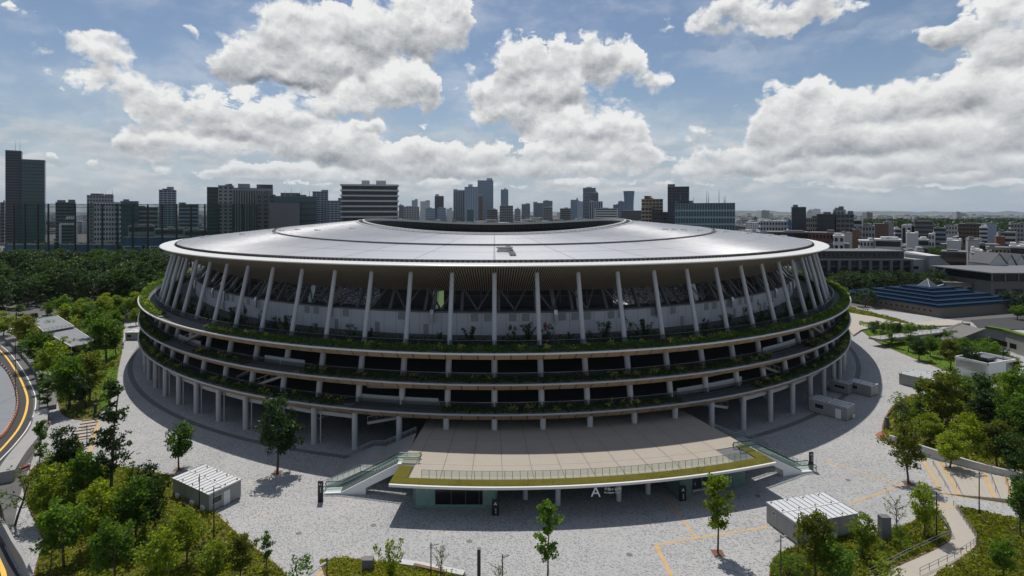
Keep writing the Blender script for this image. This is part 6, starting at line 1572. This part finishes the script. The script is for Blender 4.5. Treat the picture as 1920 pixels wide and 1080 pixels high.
# long dark block with deep loggias
def loggia_block():
    Y = 330; x0, x1 = px(1536, Y), px(1712, Y); h = pz(486, Y); K = thing('loggia_block', 'long dark grey building with rows of deep loggias right of the stadium', 'building', ((x0 + x1) / 2, Y, 0)); w = (x1 - x0) / 2
    MB().box(-w, w, 2.0, 26, 0, h).build('wall', 'b_dark', K); MB().box(-w + 1, w - 1, 6, 24, h, h + 4.2).build('upper_storey', 'b_dark', K); MB().box(-w, w - 2, 4, 26, h + 4.2, h + 4.8).build('roof', 'b_midgrey', K)
    MB().box(-w - .5, w + .5, .5, 26, h - .9, h).build('parapet', 'b_midgrey', K)
    n = 9
    for i in range(n + 1): x = -w + 2 * w * i / n; MB().box(x - .9, x + .9, .6, 2.2, 0, h - .9).build('pier', 'b_midgrey', K)
    for i in range(n):
        for f in range(4):
            a = -w + 2 * w * i / n + 1.2; b = -w + 2 * w * (i + 1) / n - 1.2; z = f * (h - 1) / 4; o = MB().box(a, b, 1.75, 2.02, z + .9, z + (h - 1) / 4 - .3).build('window', 'b_window', K); MB().box(a, b, 1.0, 1.2, z + .2, z + .9).build('balustrade', 'b_dark', o)
    for i in range(18): x = -w + 3 + i * 2 * (w - 3) / 18; MB().box(x, x + 1.4, 5.9, 6.05, h + 1.2, h + 3.2).build('upper_window', 'b_window', K)
loggia_block()
# slanted roof building and gabled houses
def slant_house():
    Y = 335; x0, x1 = px(1700, Y), px(1815, Y); K = thing('slant_roof_building', 'grey concrete building with white slanted roof and recessed balconies', 'building', ((x0 + x1) / 2, Y, 0)); w = (x1 - x0) / 2; h = pz(480, Y)
    q = MB(); q.add([(-w * .35, -2, 0), (w, -2, 0), (w, -2, h * .55), (w * .45, -2, h * .62), (-w * .05, -2, h), (-w * .35, -2, h)] + [(-w * .35, 18, 0), (w, 18, 0), (w, 18, h * .55), (w * .45, 18, h * .62), (-w * .05, 18, h), (-w * .35, 18, h)], [(0,1,2,3,4,5), (11,10,9,8,7,6), (0,6,7,1), (1,7,8,2), (2,8,9,3), (3,9,10,4), (4,10,11,5), (5,11,6,0)]); q.build('wall', 'b_grey', K)
    MB().hexa([(-w * .40, -2.6, h + .02), (w * .0, -2.6, h + .02), (w * .0, 18, h + .02), (-w * .40, 18, h + .02)], [(-w * .40, -2.6, h + .4), (w * .0, -2.6, h + .4), (w * .0, 18, h + 1.6), (-w * .40, 18, h + 1.6)]).build('roof', 'b_white', K)
    MB().box(-w, -w * .36, 1, 18, 0, h * .88).build('side_wing', 'b_grey', K)
    for x, z in ((-.02, .55), (.30, .5), (-.02, .28), (.30, .25), (.62, .3), (.62, .08), (-.7, .55), (-.7, .3)): MB().box(w * x - 2.4, w * x + 2.4, -2.08 if x > -.3 else .9, -1.9 if x > -.3 else 1.1, h * z, h * z + 1.9).build('balcony_recess', 'b_window', K)
slant_house()
for i, (x0, x1, yt, lb) in enumerate(((1856,1888,487,'white gabled house with dark roof, left of the three'), (1884,1906,490,'white gabled house with dark roof, middle of the three'), (1903,1926,489,'white gabled house with dark roof, cut by the right edge'))):
    Y = 318 + i * 4; a, b = px(x0, Y), px(x1, Y); K = thing('gabled_house', lb, 'house', ((a + b) / 2, Y, 0)); w = (b - a) / 2; h = pz(yt + 8, Y); t = pz(yt - 12, Y)
    q = MB(); q.add([(-w, 0, 0), (w, 0, 0), (w, 0, h), (0, 0, t), (-w, 0, h), (-w, 14, 0), (w, 14, 0), (w, 14, h), (0, 14, t), (-w, 14, h)], [(0,1,2,3,4), (9,8,7,6,5), (0,5,6,1), (1,6,7,2), (4,9,5,0)]); q.build('wall', 'b_white', K)
    for s in (-1, 1): MB().hexa([(0, -.6, t), (s * (w + .4), -.6, h - .2), (s * (w + .4), 14.6, h - .2), (0, 14.6, t)], [(0, -.6, t + .3), (s * (w + .4), -.6, h + .1), (s * (w + .4), 14.6, h + .1), (0, 14.6, t + .3)]).build('roof', 'b_dark', K)
    for f in range(3):
        for c in (-.55, .15, .6): MB().box(w * c, w * c + w * .25, -.08, .05, h * (.12 + .3 * f), h * (.26 + .3 * f)).build('window', 'b_window', K)

# ------------------------------------------------------------------ sports hall with stepped blue roof
def sports_hall():
    C0 = at(1761, 596); ang = radians(17); K = thing('sports_hall', 'low tan sports hall with stepped blue pyramid roof and glass peak', 'building', (C0.x, C0.y, 0), ang)
    W_, D_, h = 58.0, 48.0, 4.3
    MB().box(0, W_, 0, D_, 0, h).build('wall', 'tan_wall', K)
    MB().box(.5, W_, -.4, 0, 0, .5).build('plinth', 'concrete_dark', K)
    for i in range(17): y = 3 + i * 2.45; MB().box(-.06, .05, y, y + 1.0, h - 2.2, h - 1.5).build('window', 'b_window', K)
    n = 5; px0 = 0
    for i in range(n):
        s = i * 5.0; z = h + i * 1.05; ov = .5
        MB().box(s - ov, W_ - s * 1.05 + ov, s * .85 - ov, D_ - s * .85 + ov, z, z + .28).build('roof_fascia', 'b_cyan' if False else 'blue_roof', K)
        MB().box(s + .2, W_ - s * 1.05 - .2, s * .85 + .2, D_ - s * .85 - .2, z + .28, z + .95).build('roof_tier', 'blue_roof', K)
    z = h + n * 1.0 + .2; cx, cy = W_ * .49, D_ * .5
    q = MB(); a = 2.8; q.add([(cx - a, cy - a, z), (cx + a, cy - a, z), (cx + a, cy + a, z), (cx - a, cy + a, z), (cx, cy, z + 3.6)], [(0,1,4), (1,2,4), (2,3,4), (3,0,4)]); pk = q.build('glass_peak', 'b_window_pale', K)
    q = MB()
    for p in ((cx - a, cy - a, z), (cx + a, cy - a, z), (cx + a, cy + a, z), (cx - a, cy + a, z)): q.bar(p, (cx, cy, z + 3.6), .16)
    q.build('peak_ribs', 'white_paint', pk)
    for s in (-1, 1): MB().bar((cx + s * 2.5, cy - 2, z), (cx + s * 6.5, cy - 3, z + 1.0), .3, .2).build('roof_vane', 'white_paint', K)
sports_hall()
def pavilion():
    p = at(1850, 566); K = thing('long_pavilion', 'pavilion with thin wide roof and glass band at the right edge', 'building', (px(1858, 285), 285, 0))
    MB().box(0, 60, 0, 30, 0, 9.0).build('wall', 'concrete_dark', K); MB().box(-5, 66, -6, 34, 13.6, 14.2).build('roof', 'b_midgrey', K); MB().box(1, 58, 1, 28, 9.0, 13.6).build('glass_band', 'b_window', K)
    for i in range(9): MB().box(1 + i * 7, 1.5 + i * 7, .6, 1.0, 9.0, 13.6).build('mullion', 'b_grey', K)
    for i in range(6): MB().box(2 + i * 9, 8 + i * 9, -.1, .1, 2.0, 5.0).build('window', 'b_window', K)
    L = thing('long_low_building', 'long low concrete building with window row behind the sports hall', 'building', (px(1775, 300), 300, 0), radians(-18))
    MB().box(0, 62, 0, 14, 0, 6.2).build('wall', 'concrete', L); MB().box(-1, 63, -1.5, 15, 6.2, 6.8).build('roof', 'concrete_dark', L)
    for i in range(8): MB().box(2 + i * 7.4, 7.5 + i * 7.4, -.12, .1, 2.0, 4.2).build('window', 'b_window', L)
pavilion()
# terrace, bridge, ramp and weathered wall on the right
MB().poly([at(x, y, .6).to_tuple()[:2] for x, y in ((1575,596),(1592,586),(1640,594),(1700,607),(1760,600),(1805,601),(1800,609),(1740,611),(1690,614),(1640,613),(1615,618),(1600,628))], -.02, .6).build('beige_terrace', 'beige_path', kind='structure')
MB().poly([at(x, y, .3).to_tuple()[:2] for x, y in ((1820,600),(1960,590),(1960,615),(1840,620))], -.02, .3).build('side_road', 'asphalt', kind='structure')
def bridge():
    a, b = at(1640, 632, 3.2), at(1815, 612, 3.2); K = thing('footbridge', 'pale footbridge with railing leading to the concrete ramp', 'bridge', (a.x, a.y, 0)); d = b - a
    q = MB(); q.bar((0, 0, 2.5), (d.x, d.y, 2.5), 4.0, .7); q.build('deck', 'concrete', K)
    for u in (.45, .62, .75, .88): MB().box(d.x * u - .35, d.x * u + .35, d.y * u - .35, d.y * u + .35, 0, 2.2).build('pier', 'concrete', K)
    nn = Vector((-d.y, d.x, 0)).normalized() * -1.9
    q = MB(); q.bar(Vector((0, 0, 3.9)) + nn, Vector((d.x, d.y, 3.9)) + nn, .08); q.build('handrail', 'steel', K)
    for i in range(22): u = i / 21; MB().bar(Vector((d.x * u, d.y * u, 2.8)) + nn, Vector((d.x * u, d.y * u, 3.9)) + nn, .06).build('rail_post', 'steel', K)
bridge()
def ramp():
    a = at(1770, 646); b = at(1850, 640); K = thing('concrete_ramp', 'dark tiled concrete ramp rising to the weathered wall', 'ramp', (a.x, a.y, 0)); 
    for s, m_ in ((0, 'concrete_dark'), (9, 'concrete_dark')):
        q = MB(); L = 17; q.add([(0, s, 0), (L, s, 0), (L, s, 5.4), (L - 3, s, 5.4)] + [(0, s + 1.2, 0), (L, s + 1.2, 0), (L, s + 1.2, 5.4), (L - 3, s + 1.2, 5.4)], [(0,1,2,3), (7,6,5,4), (0,3,7,4), (3,2,6,7), (1,5,6,2)]); q.build('side_wall', m_, K)
        j = MB()
        for i in range(1, 8): x = L * i / 8; j.box(x - .03, x + .03, s - .02, s, 0, min(5.4, 5.4 * x / (L - 3)))
        for z in (1.4, 2.8, 4.2): j.box((L - 3) * z / 5.4, L, s - .02, s, z - .03, z + .03)
        j.build('panel_joints', 'dark_grey', K)
    q = MB(); q.add([(0, 1.2, .1), (14, 1.2, 5.2), (14, 9, 5.2), (0, 9, .1)], [(0, 1, 2, 3)]); q.build('ramp_floor', 'concrete_dark', K)
ramp()
def weathered_wall():
    pts = [at(1850, 648), at(1885, 655), at(1935, 672)]; b = pts[0]; K = thing('weathered_wall', 'tall stained concrete wall with dark slot openings at the right edge', 'wall', (b.x, b.y, 0)); P = [p - b for p in pts]
    MB().path(P, 1.2, 0, 6.2).build('wall_body', 'concrete', K)
    for u0, u1 in ((.12, .52), (.58, .72)):
        a = P[0].lerp(P[2], u0); c = P[0].lerp(P[2], u1); d = (c - a).normalized(); nn = Vector((d.y, -d.x, 0)) * .66; q = MB(); q.bar(a + nn + Vector((0, 0, 2.4)), c + nn + Vector((0, 0, 2.4)), .12, 1.6); q.build('slot_opening', 'black', K)
    q = MB(); q.path(P, 2.0, 6.2, .5); q.build('hedge_trough', 'lawn', K)
weathered_wall()
def white_house():
    p = at(1882, 711); K = thing('white_service_building', 'small white flat roofed building with open parapet above the right bed', 'building', p, radians(20)); W_, D_, h = 8.5, 7.0, 5.2
    MB().box(-7.6, 0, 0, D_, 0, h - .6).build('wall', 'white_paint', K); MB().box(-7.6, -.02, -.5, D_ + .2, 2.2, h - .6).build('upper_wall', 'white_paint', K)
    MB().box(.0, 4.5, .3, D_, 0, h - .9).build('side_wing', 'b_grey', K)
    for x0, x1, y0, y1 in ((-7.8, 4.6, -.6, -.3), (-7.8, 4.6, D_, D_ + .3), (-7.8, -7.5, -.6, D_ + .3), (4.3, 4.6, -.6, D_ + .3)): MB().box(x0, x1, y0, y1, h - .6, h).build('parapet', 'white_paint', K)
    for x in (-4.8, -2.6): MB().box(x, x + 1.1, -.06, .02, 0, 2.0).build('door', 'b_window', K)
    MB().box(-3, 1, 2, 5, h - .5, h + .2).build('roof_unit', 'structure_grey', K)
white_house()

# ------------------------------------------------------------------ golf net, blue stands at the left
def golf_net():
    Y = 452; xs = [62, 82, 105, 124, 141, 165, 192, 220, 249, 277, 304, 331, 358, 384, 410, 437, 455, 468, 482]; K = thing('golf_net', 'tall green driving range net hung between dark poles', 'net', (px(60, Y), Y, 0)); x0 = px(60, Y); zt = pz(383, Y)
    for i, x in enumerate(xs):
        X = px(x, Y) - x0; dy = -18 if x < 130 else 0; MB().tube((X, dy, 0), (X, dy, zt), .85, .65, n=8).build('net_pole', 'black', K)
    for a, b in zip(xs[:-1], xs[1:]):
        A, B = px(a, Y) - x0, px(b, Y) - x0; da = -18 if a < 130 else 0; db = -18 if b < 130 else 0
        MB().add([(A, da, 4), (B, db, 4), (B, db, zt - .3), (A, da, zt - .3)], [(0, 1, 2, 3)]).build('net_panel', 'netting', K)
        q = MB(); q.bar((A, da, zt), (B, db, zt), .4); q.bar((A, da, zt - 2.6), (B, db, zt - 2.6), .3); m_ = (A + B) / 2; q.bar((A, da, zt - 2.6), (m_, (da + db) / 2, zt), .15); q.bar((m_, (da + db) / 2, zt), (B, db, zt - 2.6), .15); q.build('top_truss', 'dark_grey', K)
    return K
golf_net()
for i, (x0, x1, yt, yb, Y, lb) in enumerate(((0, 62, 460, 477, 500, 'blue seat stand at the left edge before the net'), (75, 200, 460, 474, 480, 'blue seat stand in the middle behind the conifers'), (218, 330, 446, 472, 520, 'tall blue stand with white frame next to the roof brim'))):
    a, b = px(x0, Y), px(x1, Y); K = thing('seat_stand', lb, 'stand', (a, Y, 0)); w = b - a; zb, zt = pz(yb, Y), pz(yt, Y)
    MB().box(0, w, 8, 14, 0, zt + .5).build('back_wall', 'b_midgrey', K)
    n = 8
    for r in range(n): MB().box(0, w, r, r + 1.05, 0, zb + (zt - zb) * (r + 1) / n).build('seat_row', 'blue_seat', K)
    MB().box(-.5, w + .5, -1.2, -.9, 0, zb + .4).build('front_wall', 'white_concrete', K)
    for j in range(4): x = w * (j + .5) / 4; MB().box(x - .6, x + .6, -.05, n - .5, zb + .05, zb + .25).build('aisle', 'white_concrete', K)
    if i == 2:
        for j in range(8): x = w * j / 7; MB().box(x - .35, x + .35, -1.0, -.4, 0, zb + 5).build('white_frame_post', 'white_paint', K)
        MB().box(0, w, -1.0, -.4, zb + 5, zb + 5.5).build('white_frame_beam', 'white_paint', K)
for x, yt in ((114, 418), (143, 418)):
    pass
K = thing('floodlight_gantry', 'white gantry frame with lattice beam behind the green net', 'gantry', (px(113, 500), 500, 0))
for x in (0, 15): MB().tube((x, 0, 0), (x, 0, pz(420, 500)), .9, n=10).build('gantry_post', 'white_paint', K)
MB().bar((-.5, 0, pz(420, 500)), (16, 0, pz(420, 500)), 1.2, 1.4).build('gantry_beam', 'white_paint', K)
q = MB()
for i in range(8): q.bar((i * 2, 6, pz(412, 500)), (i * 2 + 2, 6, pz(405, 500)), .4); q.bar((i * 2 + 2, 6, pz(405, 500)), (i * 2 + 2, 6, pz(412, 500)), .4)
q.build('lattice_beam', 'white_paint', K)
for x0, x1, yt, yb, lb in ((290, 345, 430, 452, 'grey curved hall roof behind the net'), (345, 410, 432, 452, 'pale low hall behind the right part of the net'), (240, 290, 424, 445, 'low pale block behind the middle of the net')):
    building(x0, x1, yt, 640, 24, 'b_grey', 'bands', 3, 6, lb, 2)

# ------------------------------------------------------------------ the town beyond, too far to count
def far_town():
    rr = random.Random(11); mats = [('b_white', .34), ('b_grey', .30), ('b_bluegrey', .16), ('b_beige', .12), ('b_midgrey', .08)]; bufs = {m: MB() for m, _ in mats}; win = MB()
    for i in range(6500):
        u = rr.random(); Y = 640 * (14 ** u); X = rr.uniform(-1.05, 1.12) * Y
        if Y < 1150 and X < 0: continue
        if Y < 900 and X < 330: continue
        if 880 < Y < 2000 and X > .56 * Y: continue          # the wood
        s = rr.uniform(6, 15) * (1 + Y / 7000); h = rr.choice((6, 7, 9, 10, 12, 15, 18, 24)) * rr.uniform(.8, 1.2)
        if rr.random() < .05 and Y > 1300: h *= rr.uniform(1.5, 2.4)
        if Y < 1000: h = min(h, 17)
        m = rr.choices([a for a, _ in mats], [b for _, b in mats])[0]; dp = s * rr.uniform(.7, 1.2)
        bufs[m].box(X - s, X + s, Y, Y + dp * 2, -1, h)
        if rr.random() < .6: bufs[m].box(X - s * .3, X + s * .4, Y + dp * .5, Y + dp, h, h + 3)
        if Y < 2600:
            nf = max(2, int(h / 3.3))
            for f in range(nf): win.box(X - s * .9, X + s * .9, Y - .12, Y + .1, h * (f + .35) / nf, h * (f + .8) / nf)
    for m, b in bufs.items(): b.build('far_town', m, kind='stuff', label='mass of small far houses out to the horizon', cat='town')
    win.build('far_town_windows', 'b_window', kind='stuff', label='window rows of the far small houses', cat='windows')
far_town()
def far_wood(name, n, reg, h0, h1, label, seed, m='leaf_forest'):
    rr = random.Random(seed); L = Leaves()
    for i in range(n):
        X, Y = reg(rr); hh = rr.uniform(h0, h1); r = hh * rr.uniform(.35, .55)
        for j in range(46):
            v = Vector((rr.gauss(0, 1), rr.gauss(0, 1), rr.gauss(0, .8))).normalized() * r * (.6 + .4 * rr.random()); L.leaf(Vector((X + v.x, Y + v.y, max(.5, hh - r * .8 + v.z))), r * .42, rr, .8)
    link(name, L.mesh(name, m), None, 'stuff', label=label, cat='wood')
far_wood('far_wood', 1700, lambda r: ((Y := r.uniform(900, 1750)) * r.uniform(.58, 1.05), Y), 19, 30, 'dark far wood stretching behind the right town', 41, 'leaf_dark')
far_wood('street_trees', 420, lambda r: ((Y := r.uniform(520, 1500)) * r.uniform(.5, 1.0), Y), 6, 11, 'scattered small trees between the right town houses', 42, 'leaf_dark')
far_wood('roadside_green', 260, lambda r: ((Y := r.uniform(420, 700)) * r.uniform(-1.0, -.40), Y), 6, 12, 'trees in front of the left sports ground', 43, 'leaf_dark')
# low hills on the horizon
q = MB(); rr = random.Random(3); n = 160; rowA, rowB = [], []
for i in range(n + 1):
    X = -26000 + 52000 * i / n; hh = 45 + 150 * (.5 + .5 * mnoise.noise(Vector((i * .11, 2, 0)))) + 60 * mnoise.noise(Vector((i * .5, 5, 0))); rowA.append((X, 22000, -5)); rowB.append((X, 23500, max(30, hh)))
q.strip(rowA, rowB); q.build('hills', 'leaf_forest', kind='structure')

# ------------------------------------------------------------------ summer haze
hz = MB().box(-41000, 41000, -600, 40500, -1.5, 300).build('haze', None, kind='stuff')
hm = bpy.data.materials.new('haze'); hm.use_nodes = True; T = NT(hm.node_tree); hm.node_tree.nodes.clear()
o_ = T.n('ShaderNodeOutputMaterial'); v_ = T.n('ShaderNodeVolumePrincipled'); v_.inputs['Color'].default_value = (.80, .90, 1.0, 1); v_.inputs['Density'].default_value = .000022; v_.inputs['Anisotropy'].default_value = 0.0
T.link(v_.outputs[0], o_.inputs['Volume']); hz.data.materials.append(hm)
